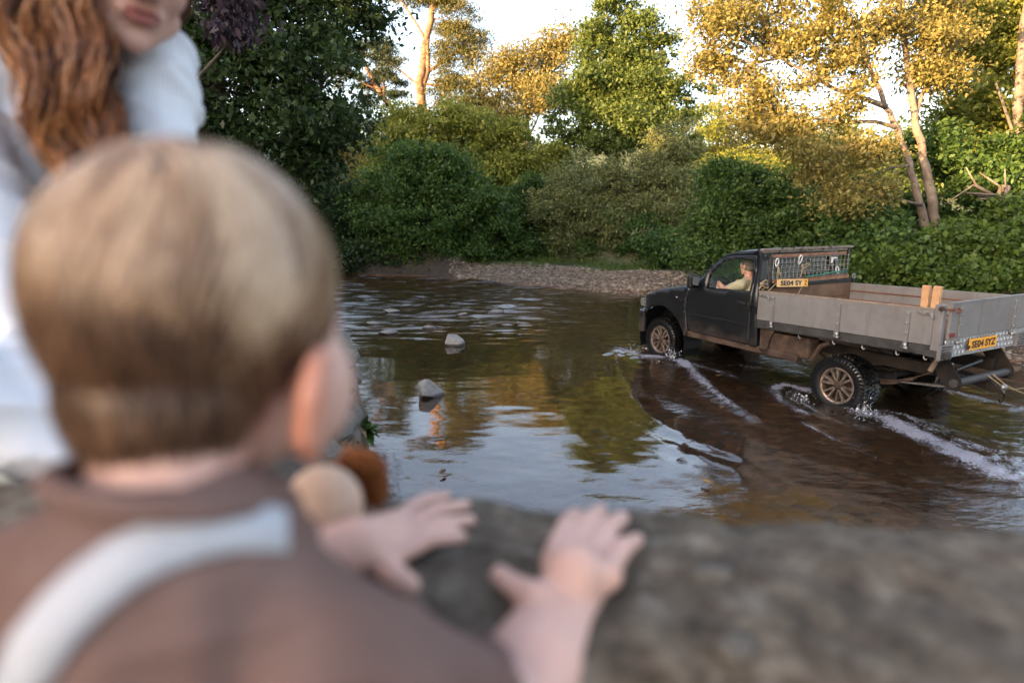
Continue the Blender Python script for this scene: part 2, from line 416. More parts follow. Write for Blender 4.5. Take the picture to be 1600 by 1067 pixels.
# ------------------------------------------------------------------ the pickup truck (local x forward, y to its left, z up)
def cdt_panel(outline, holes, yf, step=.07):
    pts = []; edges = []
    for loop in [outline] + holes:
        b = len(pts); dense = []
        for i in range(len(loop)):
            a, c = Vector(loop[i]), Vector(loop[(i + 1) % len(loop)]); k = max(1, int((c - a).length / step))
            dense += [tuple(a.lerp(c, j / k)) for j in range(k)]
        pts += dense; n = len(dense); edges += [(b + i, b + (i + 1) % n) for i in range(n)]
    nb = len(pts); xs = [p[0] for p in outline]; zs = [p[1] for p in outline]
    def ok(p):
        q = np.array([p[0]]), np.array([p[1]])
        return inside(*q, outline)[0] and not any(inside(*q, h)[0] for h in holes)
    x = min(xs) + step / 2
    P = np.array(pts)
    while x < max(xs):
        z = min(zs) + step / 2
        while z < max(zs):
            if ok((x, z)) and np.min(np.hypot(P[:nb, 0] - x, P[:nb, 1] - z)) > step * .45: pts.append((x, z))
            z += step
        x += step
    v, e, f, *_ = geometry.delaunay_2d_cdt([Vector(p) for p in pts], edges, [], 0, 1e-5)
    F = []
    for t in f:
        c = sum((v[i] for i in t), Vector((0, 0))) / len(t)
        if ok(c): F.append(tuple(t))
    return [(p.x, yf(p.x, p.y), p.y) for p in v], F
def panel_obj(name, mat, parent, outline, holes, yf, thick=.025, step=.07, mirror=False):
    V, F = cdt_panel(outline, holes, yf, step)
    if mirror: V = [(x, -1.8 - y, z) for x, y, z in V]
    me = new_mesh(name, V, F, True)
    bm = bmesh.new(); bm.from_mesh(me); bmesh.ops.recalc_face_normals(bm, faces=bm.faces)
    s = sum(f.normal.y for f in bm.faces)
    if (s < 0) != mirror: bmesh.ops.reverse_faces(bm, faces=bm.faces)
    bm.to_mesh(me); bm.free()
    o = obj(name, me, mat, parent); m = o.modifiers.new('shell', 'SOLIDIFY'); m.thickness = thick; m.offset = -1
    return o
def lerp_pts(t, pts):
    return float(np.interp(t, [p[0] for p in pts], [p[1] for p in pts]))
def text_mesh(body, width, height, bold=.012, extrude=.0008):
    """flat lettering in the x-y plane, centred, width x height"""
    cu = bpy.data.curves.new('lettering', 'FONT'); cu.body = body; cu.offset = bold; cu.extrude = 0.001; cu.resolution_u = 3
    o = bpy.data.objects.new('lettering', cu); COL.objects.link(o)
    dg = bpy.context.evaluated_depsgraph_get(); me = bpy.data.meshes.new_from_object(o.evaluated_get(dg))
    bpy.data.objects.remove(o); bpy.data.curves.remove(cu)
    co = np.array([v.co for v in me.vertices]); lo, hi = co.min(0), co.max(0)
    co = (co - (lo + hi) / 2) * np.array([width / (hi[0] - lo[0]), height / (hi[1] - lo[1]), 1])
    me.vertices.foreach_set('co', co.astype(np.float32).ravel()); me.materials.clear(); me.update()
    return me

pt = NM('truck_paint')
zc = pt.new('SeparateXYZ'); pt.link(pt.coord(), zc.inputs[0])
du = pt.math('ADD', pt.math('MULTIPLY', zc.outputs[2], -2.2), pt.math('ADD', pt.math('MULTIPLY', pt.noise(6, 6, .7), 1.5), .66), True)
pt.set(pt.mix(du, pt.ramp(pt.noise(3, 5, .6), [(.3, (.0055, .0063, .0072)), (.7, (.0105, .0115, .0125))]), (.048, .031, .021)), pt.math('ADD', .33, pt.math('MULTIPLY', du, .5)), 0, .5)
pt.bump(pt.noise(160, 3), .05, .002)
M['paint'] = pt.m
M['black_plastic'] = pm('black_plastic', (.006, .006, .0065), .5, 0, .3, 8)
M['rubber'] = pm('tyre_rubber', (.0045, .0043, .0042), .30, 0, .45, 9, .25, 60, .003, spec=.6)
M['alloy'] = pm('bronze_alloy', (.15, .105, .075), .36, .7, .25, 9, col2=(.36, .29, .23))
M['alloy_dark'] = pm('alloy_barrel', (.035, .025, .02), .5, .5, .3, 9)
M['steel'] = pm('zinc_steel', (.30, .29, .27), .45, .8, .25, 20)
M['rust'] = pm('rusty_steel', (.030, .018, .012), .8, .1, .3, 7, .3, 40, .003, col2=(.082, .052, .035))
M['rust_dark'] = pm('dark_chassis', (.008, .006, .005), .75, .1, .4, 6, .2, 30, .003, col2=(.026, .018, .013))
M['rust_red'] = pm('red_rust', (.14, .05, .022), .85, 0, .3, 12)
gp = NM('tray_grey')
st = gp.ramp(gp.noise(2.2, 7, .7), [(.30, (.145, .138, .132)), (.52, (.190, .184, .180)), (.75, (.222, .215, .210))])
vs = gp.new('Mapping'); gp.link(gp.coord(), vs.inputs['Vector']); vs.inputs['Scale'].default_value = (9, 9, .8)
sk = gp.noise(1.0, 5, .7, vs.outputs[0])
st2a = gp.mix(gp.math('MULTIPLY', gp.ramp(sk, [(.52, (0, 0, 0)), (.70, (1, 1, 1))]), .5), st, (.12, .085, .062))
scr = gp.new('Mapping'); gp.link(gp.coord(), scr.inputs['Vector']); scr.inputs['Scale'].default_value = (1.2, 1.2, 26); st2 = gp.mix(gp.math('MULTIPLY', gp.ramp(gp.noise(2.2, 6, .8, scr.outputs[0]), [(.60, (0, 0, 0)), (.70, (1, 1, 1))]), .35), st2a, (.34, .335, .33))
gp.set(st2, .48, .15, .45); gp.bump(gp.noise(5, 4), .12, .01); M['tray'] = gp.m
M['tray_dark'] = pm('tray_dark_rail', (.032, .031, .030), .6, .2, .3, 8, col2=(.062, .060, .057))
M['cap_wood'] = pm('weathered_capping', (.17, .13, .095), .8, 0, .25, 14, .3, 60, .002, col2=(.27, .21, .16))
M['ply'] = pm('stained_plywood', (.095, .052, .030), .75, 0, .25, 4, .2, 30, .002, col2=(.16, .095, .058))
M['red_wood'] = pm('red_brown_batten', (.23, .115, .07), .75, 0, .25, 9, .2, 50, .002)
M['old_wood'] = pm('grey_old_wood', (.13, .105, .085), .85, 0, .3, 10, .4, 50, .003, col2=(.21, .18, .15))
M['new_wood'] = pm('fresh_timber', (.44, .235, .11), .7, 0, .2, 10, .2, 60, .002, col2=(.55, .33, .17))
M['skin_man'] = pm('skin_driver', (.60, .31, .22), .5, 0, .12, 12)
M['hair_grey'] = pm('short_grey_hair', (.06, .05, .042), .8, 0, .4, 60, .4, 120, .003, col2=(.22, .19, .17))
M['shirt'] = pm('beige_shirt', (.50, .44, .28), .85, 0, .1, 14, .2, 30, .006)
M['seat'] = pm('seat_cloth', (.045, .045, .048), .85, 0, .3, 20)
M['plate'] = pm('yellow_plate', (.82, .36, .02), .35, 0, .06, 6)
M['plate_old'] = pm('faded_plate', (.70, .42, .17), .5, 0, .12, 9)
M['ink'] = pm('plate_ink', (.012, .012, .012), .5)
M['blue'] = pm('plate_band', (.02, .06, .12), .4)
M['red_lens'] = pm('red_reflector', (.16, .015, .015), .25)
M['rope'] = pm('yellow_rope', (.30, .225, .12), .85, 0, .2, 60, .4, 200, .002)
M['rope_green'] = pm('green_cord', (.03, .17, .12), .7, 0, .2, 30)
M['white_plastic'] = pm('white_clip', (.62, .60, .57), .4, 0, .08, 10)
M['mirror'] = pm('mirror_glass', (.045, .047, .05), .12, 1, .03, 10)
M['chrome'] = pm('bright_trim', (.55, .55, .56), .18, 1, .05, 10)
def glass_mat(name, tint, ior=1.5, haze=0.0):
    k = NM(name); f = k.new('Fresnel'); f.inputs['IOR'].default_value = ior
    t = k.new('BsdfTransparent'); t.inputs['Color'].default_value = (*tint, 1); q = k.new('BsdfGlossy'); q.inputs['Roughness'].default_value = .02
    x = k.new('MixShader'); k.link(f.outputs[0], x.inputs[0]); k.link(t.outputs[0], x.inputs[1]); k.link(q.outputs[0], x.inputs[2])
    d = k.new('BsdfDiffuse'); d.inputs['Color'].default_value = (.4, .38, .35, 1); y = k.new('MixShader'); y.inputs[0].default_value = haze
    k.link(x.outputs[0], y.inputs[1]); k.link(d.outputs[0], y.inputs[2]); k.link(y.outputs[0], k.out.inputs['Surface']); return k.m
M['glass'] = glass_mat('side_glass', (.94, .96, .95), 1.4, .01)
M['windscreen'] = glass_mat('tinted_windscreen', (.50, .82, .82), 1.5, .01)
M['rear_glass'] = glass_mat('dark_rear_glass', (.10, .13, .13), 1.5, .02)
M['lens'] = glass_mat('lamp_lens', (.85, .87, .88), 1.5, .25)

TRK = thing('pickup_truck', 'charcoal single cab pickup truck with grey dropside tray fording the river', 'pickup truck', TR0, math.atan2(TFW.y, TFW.x))
T_ = TRK
def ysurf(x, z):
    y = -.035
    if z > 1.13: y -= .27 * (z - 1.13)
    y -= .20 * max(0, z - .98) ** 2 * (1 if z < 1.13 else 0) + (.0045 if z >= 1.13 else 0)
    y -= .22 * max(0, .72 - z) ** 2
    if abs(z - .93) < .03: y -= .006 * (1 - abs(z - .93) / .03)
    if x > 3.2: y -= 1.3 * (x - 3.2) ** 2
    r = math.hypot(x - 3.0, z - .25)
    if .49 < r < .60 and z > .3: y += .016 * math.sin((r - .49) / .11 * math.pi)
    return y
door_out = [(2.385, 1.128), (2.20, 1.325), (2.06, 1.465), (1.965, 1.545), (1.86, 1.588), (1.74, 1.608), (1.385, 1.632), (1.33, 1.45), (1.308, 1.17), (1.302, .80), (1.305, .485), (1.36, .472), (2.36, .478), (2.425, .50), (2.47, .75), (2.465, .95)]
win = [(2.10, 1.14), (2.105, 1.30), (2.085, 1.365), (2.012, 1.444), (1.92, 1.518), (1.84, 1.548), (1.74, 1.566), (1.43, 1.588), (1.40, 1.57), (1.367, 1.40), (1.345, 1.185), (1.36, 1.165)]
def arcp(a0, a1, r, n): return [(3.0 + r * math.cos(RAD(a0 + (a1 - a0) * i / n)), .25 + r * math.sin(RAD(a0 + (a1 - a0) * i / n)) * 1.05) for i in range(n + 1)]
fender_out = [(3.552, .80), (3.48, .860), (3.40, .890), (3.2, .962), (2.9, 1.032), (2.6, 1.082), (2.40, 1.115), (2.473, .95), (2.479, .75), (2.434, .50), (2.44, .40)] + [(2.50, .39)] + arcp(164, 34, .505, 14) + [(3.47, .60), (3.56, .62)]
shell_out = [(2.405, 1.122), (2.415, 1.14), (2.285, 1.275), (2.04, 1.505), (1.945, 1.58), (1.86, 1.620), (1.74, 1.645), (1.33, 1.685), (1.285, 1.655), (1.262, 1.41), (1.215, 1.14), (1.19, .80), (1.185, .46), (1.297, .46)] + \
    [(1.294, .80), (1.300, 1.17), (1.322, 1.45), (1.379, 1.639), (1.74, 1.615), (1.864, 1.595), (1.97, 1.552), (2.066, 1.471), (2.206, 1.331), (2.392, 1.13)]
for mir in (False, True):
    panel_obj('front_fender', M['paint'], T_, fender_out, [], ysurf, .02, .06, mir)
    panel_obj('cab_side', M['paint'], T_, shell_out, [], ysurf, .05, .06, mir)
    d = panel_obj('door', M['paint'], T_, door_out, [win], ysurf, .035, .07, mir)
    sg = (lambda y: -1.8 - y) if mir else (lambda y: y)
    wV, wF = cdt_panel(win, [], lambda x, z: ysurf(x, z) - .018, .09)
    obj('window_glass', new_mesh('window_glass', [(x, sg(y), z) for x, y, z in wV], wF, True), M['glass'], d)
    b = MB()
    for i in range(len(win)):
        a, c = win[i], win[(i + 1) % len(win)]; b.tube([(a[0], sg(ysurf(*a) - .006), a[1]), (c[0], sg(ysurf(*c) - .006), c[1])], .011, 6)
    b.obj('window_seal', M['black_plastic'], d, True)
    b = MB(); b.box((1.445, sg(-.040), .99), (.20, .02, .085)); hp = b.obj('handle_recess', M['black_plastic'], d, bevel=.01)
    b = MB(); b.tube([(1.38, sg(-.026), 1.002), (1.40, sg(-.012), 1.005), (1.49, sg(-.012), 1.005), (1.51, sg(-.026), 1.002)], .013, 8); b.obj('handle', M['black_plastic'], d, True)
    b = MB(); b.box((1.90, sg(-.034), .735), (1.10, .016, .03)); b.obj('rub_strip', M['black_plastic'], d, bevel=.004)
    # door mirror
    b = MB(); b.box((2.235, sg(.085), 1.222), (.10, .17, .19)); mo = b.obj('door_mirror', M['black_plastic'], T_, bevel=.035)
    b = MB(); b.box((2.182, sg(.085), 1.222), (.006, .135, .15)); b.obj('mirror_glass', M['mirror'], mo, bevel=.004)
    b = MB(); b.tube([(2.26, sg(-.045), 1.165), (2.25, sg(.03), 1.19)], .025, 8); b.obj('mirror_arm', M['black_plastic'], mo, True)
    # wheel arch liner, lamps
    b = MB(); P = arcp(200, -20, .50, 18); k0 = len(b.v)
    for (x, z) in P: b.v += [(x, sg(-.06), z), (x, sg(-.42), z)]
    for i in range(len(P) - 1): b.f.append((2 * i, 2 * i + 1, 2 * i + 3, 2 * i + 2))
    b.f.append(tuple(2 * i + 1 for i in range(len(P)))); b.obj('arch_liner', M['black_plastic'], T_)
    b = MB(); b.box((3.535, sg(-.25), .755), (.09, .30, .13)); b.obj('headlamp', M['lens'], T_, bevel=.02)
    b = MB(); b.box((3.50, sg(-.125), .757), (.07, .05, .12)); b.obj('indicator', M['lens'], T_, bevel=.012)
    b = MB(); b.box((1.55, sg(-.11), .435), (1.95, .10, .09)); b.obj('sill', M['rust'], T_, bevel=.015)
b = MB(); b.box((2.55, -.022, .925), (.10, .004, .014)); b.box((2.56, -.022, .90), (.06, .004, .018)); b.obj('badge', M['chrome'], T_)
b = MB(); b.box((2.66, -.020, .945), (.022, .008, .016)); b.obj('side_repeater', M['white_plastic'], T_)

fcrest = [(2.38, 1.118), (2.6, 1.084), (2.9, 1.034), (3.2, .964), (3.40, .892), (3.48, .862), (3.56, .775)]
def loft(name, mat, xs, zf, yl, crown, thick=.02, ny=14, flat=4):
    V = []; n = len(xs)
    for x in xs:
        a = yl(x)
        for j in range(ny + 1):
            t = -1 + 2 * j / ny; y = -.9 - t * (-.9 - a) * -1
            y = a + (-1.8 - 2 * a) * (j / ny); V.append((x, y, zf(x) + crown(x) * (1 - abs(t) ** flat)))
    F = [(i * (ny + 1) + j, i * (ny + 1) + j + 1, (i + 1) * (ny + 1) + j + 1, (i + 1) * (ny + 1) + j) for i in range(n - 1) for j in range(ny)]
    me = new_mesh(name, V, F, True); bm = bmesh.new(); bm.from_mesh(me); bmesh.ops.recalc_face_normals(bm, faces=bm.faces)
    if sum(f.normal.z for f in bm.faces) < 0: bmesh.ops.reverse_faces(bm, faces=bm.faces)
    bm.to_mesh(me); bm.free()
    o = obj(name, me, mat, T_); m = o.modifiers.new('shell', 'SOLIDIFY'); m.thickness = thick; m.offset = -1; return o
loft('hood', M['paint'], [2.40, 2.5, 2.62, 2.8, 3.0, 3.2, 3.35, 3.45, 3.52, 3.56], lambda x: lerp_pts(x, fcrest) + .003, lambda x: ysurf(x, lerp_pts(x, fcrest)) - .006, lambda x: .055 if x < 3.4 else max(.02, .055 - (x - 3.4) * .2))
rrail = [(1.29, 1.668), (1.33, 1.686), (1.74, 1.646), (1.86, 1.622), (1.945, 1.583)]
loft('roof', M['paint'], [1.29, 1.33, 1.45, 1.6, 1.74, 1.86, 1.945], lambda x: lerp_pts(x, rrail) + .002, lambda x: ysurf(x, lerp_pts(x, rrail)) - .003, lambda x: .035, .03, 14, 3)
# windscreen and rear wall
V = []; nw = 12; base = (2.40, 1.125); top = (1.95, 1.582)
for i in range(7):
    s = i / 6; x = base[0] + (top[0] - base[0]) * s; z = base[1] + (top[1] - base[1]) * s
    yl_ = ysurf(x, z) - .03
    for j in range(nw + 1):
        t = -1 + 2 * j / nw; V.append((x + .10 * (1 - t * t), yl_ + (-1.8 - 2 * yl_) * j / nw, z + .045 * (1 - t * t)))
F = [(i * (nw + 1) + j, i * (nw + 1) + j + 1, (i + 1) * (nw + 1) + j + 1, (i + 1) * (nw + 1) + j) for i in range(6) for j in range(nw)]
obj('windscreen', new_mesh('windscreen', V, F, True), M['windscreen'], T_)
b = MB(); b.box((2.40, -.9, 1.105), (.22, 1.66, .05)); b.obj('cowl', M['black_plastic'], T_, bevel=.01)
for yy in (-.62, -1.18):
    b = MB(); b.tube([(2.46, yy, 1.155), (2.33, yy - .28, 1.30)], .008, 6); b.obj('wiper', M['black_plastic'], T_)
rw_ = lambda u, v, w: (1.205 + (.085 * (v - 1.14) / .52 if v > 1.14 else 0) + w, u, v)
b = MB()
b.prism([(-.06, .46), (-1.74, .46), (-1.74, 1.20), (-.06, 1.20)], rw_, (0, .03)); b.prism([(-.06, 1.20), (-.20, 1.20), (-.23, 1.58), (-.17, 1.66), (-.06, 1.2)], rw_, (0, .03))
b.prism([(-1.74, 1.20), (-1.60, 1.20), (-1.57, 1.58), (-1.63, 1.66)], rw_, (0, .03)); b.prism([(-.23, 1.58), (-.17, 1.67), (-1.63, 1.67), (-1.57, 1.58)], rw_, (0, .03))
b.obj('cab_rear_panel', M['paint'], T_)
b = MB(); b.prism([(-.20, 1.20), (-.23, 1.58), (-1.57, 1.58), (-1.60, 1.20)], rw_, (.012, .018)); b.obj('rear_window', M['rear_glass'], T_)
# bumper and grille
def strip(path, z0, z1, th):
    b = MB(); P = [Vector((p[0], p[1], 0)) for p in path]; n = len(P)
    for i, p in enumerate(P):
        t = (P[min(i + 1, n - 1)] - P[max(i - 1, 0)]).normalized(); nr = Vector((-t.y, t.x, 0)) * th
        b.v += [(p.x, p.y, z0), (p.x, p.y, z1), (p.x + nr.x, p.y + nr.y, z1), (p.x + nr.x, p.y + nr.y, z0)]
    for i in range(n - 1):
        for k in range(4): b.f.append((4 * i + k, 4 * i + (k + 1) % 4, 4 * i + 4 + (k + 1) % 4, 4 * i + 4 + k))
    b.f += [(0, 1, 2, 3), tuple(4 * n - 4 + k for k in (3, 2, 1, 0))]; return b
half = [(3.40, -.035), (3.50, -.045), (3.575, -.09), (3.615, -.20), (3.635, -.5)]
bp_ = half + [(x, -1.8 - y) for x, y in half[::-1]]
bo = strip(bp_, .30, .615, -.06).obj('bumper', M['paint'], T_, bevel=.015)
strip([(x + .004, y + .004 if y > -.9 else y - .004) for x, y in bp_], .617, .65, -.065).obj('bumper_trim', M['chrome'], bo, bevel=.008)
b = MB(); b.box((3.52, -.9, .755), (.05, .98, .15)); gr_ = b.obj('grille', M['black_plastic'], T_, bevel=.01)
for k in range(3):
    b = MB(); b.box((3.552, -.9, .71 + .045 * k), (.014, .94, .014)); b.obj('grille_bar', M['chrome'], gr_)
# cabin
b = MB(); b.box((1.85, -.9, .50), (1.25, 1.62, .05)); b.obj('cabin_floor', M['black_plastic'], T_)
b = MB(); b.prism([(2.42, .6), (2.42, 1.11), (2.12, 1.10), (2.05, 1.02), (2.12, .85), (2.30, .6)], lambda u, v, w: (u, w, v), (-.12, -1.68)); b.obj('dashboard', M['black_plastic'], T_, bevel=.02)
b = MB()
cw = Vector((2.13, -.42, 1.115)); ax_ = Vector((-.80, 0, .60)).normalized(); e1 = Vector((0, 1, 0)); e2 = ax_.cross(e1)
b.tube([cw + (e1 * math.cos(a) + e2 * math.sin(a)) * .185 for a in np.linspace(0, 2 * math.pi, 29)], .014, 8, False)
for a in (0.2, 2.94, 4.71): b.tube([cw - ax_ * .03, cw + (e1 * math.cos(a) + e2 * math.sin(a)) * .185], .011, 6)
b.tube([cw - ax_ * .02, cw - ax_ * .25], .03, 8); b.obj('steering_wheel', M['black_plastic'], T_, True)
for yy in (-.46, -1.34):
    b = MB(); b.box((1.66, yy, .76), (.50, .52, .16)); b.box((1.40, yy, 1.06), (.13, .50, .56), Matrix.Rotation(RAD(-9), 3, 'Y')); so = b.obj('seat', M['seat'], T_, bevel=.05)
    b = MB(); b.box((1.36, yy, 1.43), (.09, .26, .15)); b.obj('headrest', M['seat'], so, bevel=.035)

# ---- wheels
def make_wheel(parent, c, sgn):
    """rim is the wheel's own mesh; sgn +1: outer face towards +y"""
    cx, cy, cz = c; f = lambda h: h * sgn
    b = MB(); Rr = .207
    b.lathe([(f(-.10), Rr - .012), (f(.012), Rr - .012), (f(.02), Rr), (f(.028), Rr + .004), (f(.03), Rr - .004), (f(.022), Rr - .022), (f(-.02), Rr - .03)], (cx, cy, cz), n=48)
    for k in range(6):
        a0 = 2 * math.pi * k / 6 + .25
        for da in (-.20, .20):
            th0, th1 = a0 + da * .55, a0 + da * 1.12
            p0 = Vector((math.cos(th0) * .045, 0, math.sin(th0) * .045)); p1 = Vector((math.cos(th1) * .190, 0, math.sin(th1) * .190))
            t = (p1 - p0).normalized(); s = Vector((-t.z, 0, t.x)); O = Vector((cx, cy, cz))
            w0, w1 = .011, .0165; q = []
            for (p, wd, yo) in ((p0, w0, f(.004)), (p1, w1, f(.020))):
                for (sx, yy) in ((-1, 0), (-.72, f(.007)), (.72, f(.007)), (1, 0)): q.append(O + p + s * wd * sx + Vector((0, yo + yy, 0)))
                for sx in (1, -1): q.append(O + p + s * wd * sx + Vector((0, yo - f(.035), 0)))
            b.add(q, [(0, 1, 7, 6), (1, 2, 8, 7), (2, 3, 9, 8), (3, 4, 10, 9), (4, 5, 11, 10), (5, 0, 6, 11), (0, 5, 4, 3, 2, 1), (6, 7, 8, 9, 10, 11)])
    wh = b.obj('wheel', M['alloy'], parent, auto=35)
    b = MB(); b.lathe([(f(-.12), 0), (f(-.12), .05), (f(-.03), .058), (f(.004), .055), (f(.012), .048), (f(.014), .03), (f(.02), .026), (f(.02), 0)], (cx, cy, cz), n=24)
    for k in range(6):
        a = 2 * math.pi * k / 6; b.lathe([(f(0), .008), (f(.018), .008), (f(.02), 0)], (cx + .040 * math.cos(a), cy, cz + .040 * math.sin(a)), n=6)
    b.obj('hub', M['rust'], wh, auto=40)
    b = MB(); b.lathe([(f(-.06), .20), (f(-.06), 0)], (cx, cy, cz), n=32); b.lathe([(f(-.04), .15), (f(-.04), .06)], (cx, cy, cz), n=32); b.obj('brake_disc', M['alloy_dark'], wh)
    b = MB(); Rt = .338
    b.lathe([(f(.018), Rr - .002), (f(.036), Rr + .012), (f(.046), .245), (f(.048), .275), (f(.040), .305), (f(.022), .326), (f(-.02), Rt - .006), (f(-.11), Rt - .002), (f(-.20), Rt - .006), (f(-.242), .326), (f(-.26), .305), (f(-.268), .27), (f(-.262), .24), (f(-.24), Rr)], (cx, cy, cz), n=64)
    rr = random.Random(3)
    for k in range(46):
        a = 2 * math.pi * k / 46
        for (h, wd, ln, off) in ((-.055, .05, .026, 0), (-.11, .045, .030, .5), (-.165, .05, .026, 0), (.006, .052, .024, .25), (-.226, .052, .024, .25)):
            aa = a + off * 2 * math.pi / 46; MM = Matrix.Rotation(-aa, 3, 'Y'); rad = Rt + .002 if -.21 < h < 0 else Rt - .010
            tw = Matrix.Rotation(rr.choice((-.3, .3)) if -.2 < h < 0 else 0, 3, 'X')
            b.box(Vector((cx, cy + f(h), cz)) + MM @ Vector((rad, 0, 0)), (.018, wd, ln), MM @ tw)
        MM = Matrix.Rotation(-a, 3, 'Y'); b.box(Vector((cx, cy + f(.036), cz)) + MM @ Vector((.302, 0, 0)), (.040, .018, .022 if k % 2 else .03), MM)
    b.obj('tyre', M['rubber'], wh, auto=30)
    return wh
wl_ = make_wheel(T_, (0, -.05, .245), 1); wr_ = make_wheel(T_, (0, -1.75, .245), -1)
def dup_part(o, off, rot=0):
    c = o.copy(); COL.objects.link(c); c.parent = o.parent; c.location = off
    for k in o.children:
        q = k.copy(); COL.objects.link(q); q.parent = c
    return c
dup_part(wl_, (3.0, -.02, 0)); dup_part(wr_, (3.0, .02, 0))

# ---- chassis
for yy in (-.50, -1.30):
    b = MB(); b.box((.70, yy, .55), (3.3, .07, .13)); b.obj('chassis_rail', M['rust_dark'], T_, bevel=.008)
b = MB(); b.box((.78, -.20, .565), (.66, .20, .26)); b.obj('fuel_tank', M['rust'], T_, bevel=.04)
b = MB(); b.prism([(1.14, .74), (1.14, .44), (1.08, .40), (1.02, .44), (1.0, .60), (.92, .74)], lambda u, v, w: (u, w, v), (-.06, -.08)); b.obj('mud_guard', M['rust'], T_)
b = MB(); b.tube([(.42, -.12, .44), (.36, -.12, .56), (.30, -.10, .64), (.18, -.10, .70)], .03, 8); b.obj('mud_guard', M['rust'], T_)
b = MB(); b.tube([(0, -.20, .245), (0, -1.60, .245)], .045, 10); b.lathe([(-.14, .04), (-.12, .09), (0, .14), (.12, .09), (.14, .04)], (0, -.9, .245), n=16); b.obj('rear_axle', M['rust_dark'], T_, auto=40)
b = MB(); b.tube([(3, -.20, .245), (3, -1.60, .245)], .04, 10); b.obj('front_axle', M['rust_dark'], T_)
for yy in (-.36, -1.44):
    for k in range(3):
        b = MB(); pts = []; L = .70 - .16 * k
        for i in range(9):
            u = -1 + 2 * i / 8; x = u * L - .12; pts.append((x, z_ if False else .33 - .016 * k + .22 * (abs(u) * L / .7) ** 2))
        b.prism(pts + [(x, z - .014) for x, z in pts[::-1]], lambda u, v, w: (u, w, v), (yy - .03, yy + .03)); b.obj('leaf_spring', M['rust'], T_)
    b = MB(); b.box((-.12, yy, .29), (.10, .09, .11)); b.obj('spring_clamp', M['rust'], T_)
    b = MB(); b.tube([(-.80, yy, .56), (-.86, yy, .72)], .028, 8); b.obj('spring_shackle', M['cap_wood'], T_)
b = MB(); b.tube([(.3, -.62, .36), (-.2, -.70, .40), (-.75, -.66, .52), (-1.0, -.62, .50)], .028, 8); b.obj('exhaust_pipe', M['rust_dark'], T_, True)
b = MB(); b.tube([(-.1, -.42, .30), (-.62, -.50, .36), (-.95, -.50, .40)], .016, 6); b.obj('damper', M['steel'], T_)

# ---- tray
tp = lambda x: .026 * (1.165 - x)
def slab(name, mat, x0, x1, y0, y1, za, zb, parent=T_, bevel=.004):
    """a box between x0 and x1 that follows the tray's tilt"""
    b = MB(); b.prism([(x0, za + tp(x0)), (x1, za + tp(x1)), (x1, zb + tp(x1)), (x0, zb + tp(x0))], lambda u, v, w: (u, w, v), (y0, y1)); return b.obj(name, mat, parent, bevel=bevel)
for k in range(9):
    y0 = -.05 - k * .19; slab('deck_board', M['ply'], 1.12, -1.02, y0, y0 - .184, .842, .866, T_, .003)
for xx in (.8, .2, -.4, -.95):
    b = MB(); b.box((xx, -.9, .79 + tp(xx)), (.07, 1.5, .09)); b.obj('cross_member', M['rust_dark'], T_)
def hinge(par, x, y, za, zb, outy):
    b = MB(); b.box((x, y + .004, (za + zb) / 2), (.040, .020, zb - za)); h = b.obj('hinge_strap', M['tray'], par, bevel=.003)
    for z in np.linspace(za + .16, zb - .02, 3): b = MB(); b.lathe([(0, .012), (.010, .011), (.013, 0)], (x, y + .013, z), n=8); b.obj('bolt', M['steel'], h)
    b = MB(); b.tube([(x - .035, y + .012, za + .005), (x + .035, y + .012, za + .005)], .018, 8); b.box((x, y + .012, za + .03), (.045, .03, .06)); b.obj('hinge_knuckle', M['steel'], h, True)
ds = slab('drop_side', M['tray'], 1.165, -.955, 0, -.03, .838, 1.188)
slab('top_capping', M['cap_wood'], 1.165, -.955, .004, -.036, 1.189, 1.206, ds, .003)
for xx in (.93, .04, -.72): hinge(ds, xx, .006, .775 + tp(xx), 1.15 + tp(xx), 1)
for (xa, xb) in ((1.155, 1.0), (-.80, -.945)):
    b = MB(); b.box(((xa + xb) / 2, .006, 1.155 + tp(xa)), (abs(xa - xb), .010, .045)); q = b.obj('corner_latch', M['steel'], ds, bevel=.003)
    for u in (.2, .5, .8): b = MB(); b.lathe([(0, .010), (.008, .009), (.010, 0)], (xa + (xb - xa) * u, .011, 1.155 + tp(xa)), n=8); b.obj('bolt', M['steel'], q)
    b = MB(); b.tube([(xb, .03, 1.16 + tp(xb)), (xb - .02, .035, 1.11 + tp(xb))], .012, 6); b.obj('latch_bolt', M['steel'], q)
fs = slab('drop_side', M['tray'], 1.165, -1.04, -1.77, -1.80, .838, 1.215)
for (za, n_) in ((1.10, 0), (.98, 1), (.90, 2)): slab('rusty_rib', M['rust_red'], 1.12, -1.0, -1.757, -1.769, za, za + .014, fs, .002)
slab('side_rail', M['tray_dark'], 1.165, -1.06, -.012, -.085, .728, .832); slab('side_rail', M['tray_dark'], 1.165, -1.06, -1.715, -1.788, .728, .832)
slab('rail_lip', M['tray_dark'], 1.165, -1.06, .004, -.012, .742, .756, T_, .002)
for xx in (.55, .10, -.25, -.62, -.90):
    b = MB(); z0 = .728 + tp(xx); b.tube([(xx, -.02, z0), (xx - .005, -.018, z0 - .03), (xx - .022, -.016, z0 - .045), (xx - .036, -.016, z0 - .03)], .007, 6); b.obj('rope_hook', M['steel'], T_, True)
for yy, s in ((-.028, 1), (-1.772, -1)):
    b = MB(); b.box((-1.0, yy, 1.055), (.085, .062, .50)); cp_ = b.obj('corner_post', M['tray'], T_, bevel=.008)
    b = MB(); b.lathe([(-.02, .022), (.015, .022), (.02, 0)], (-1.03, yy + .05 * s, 1.27), n=10); b.obj('post_pin', M['rust'], cp_)
b = MB(); b.box((-1.02, -.03, .815), (.22, .075, .07)); b.obj('corner_foot', M['tray_dark'], T_, bevel=.006)
tgx = -1.062
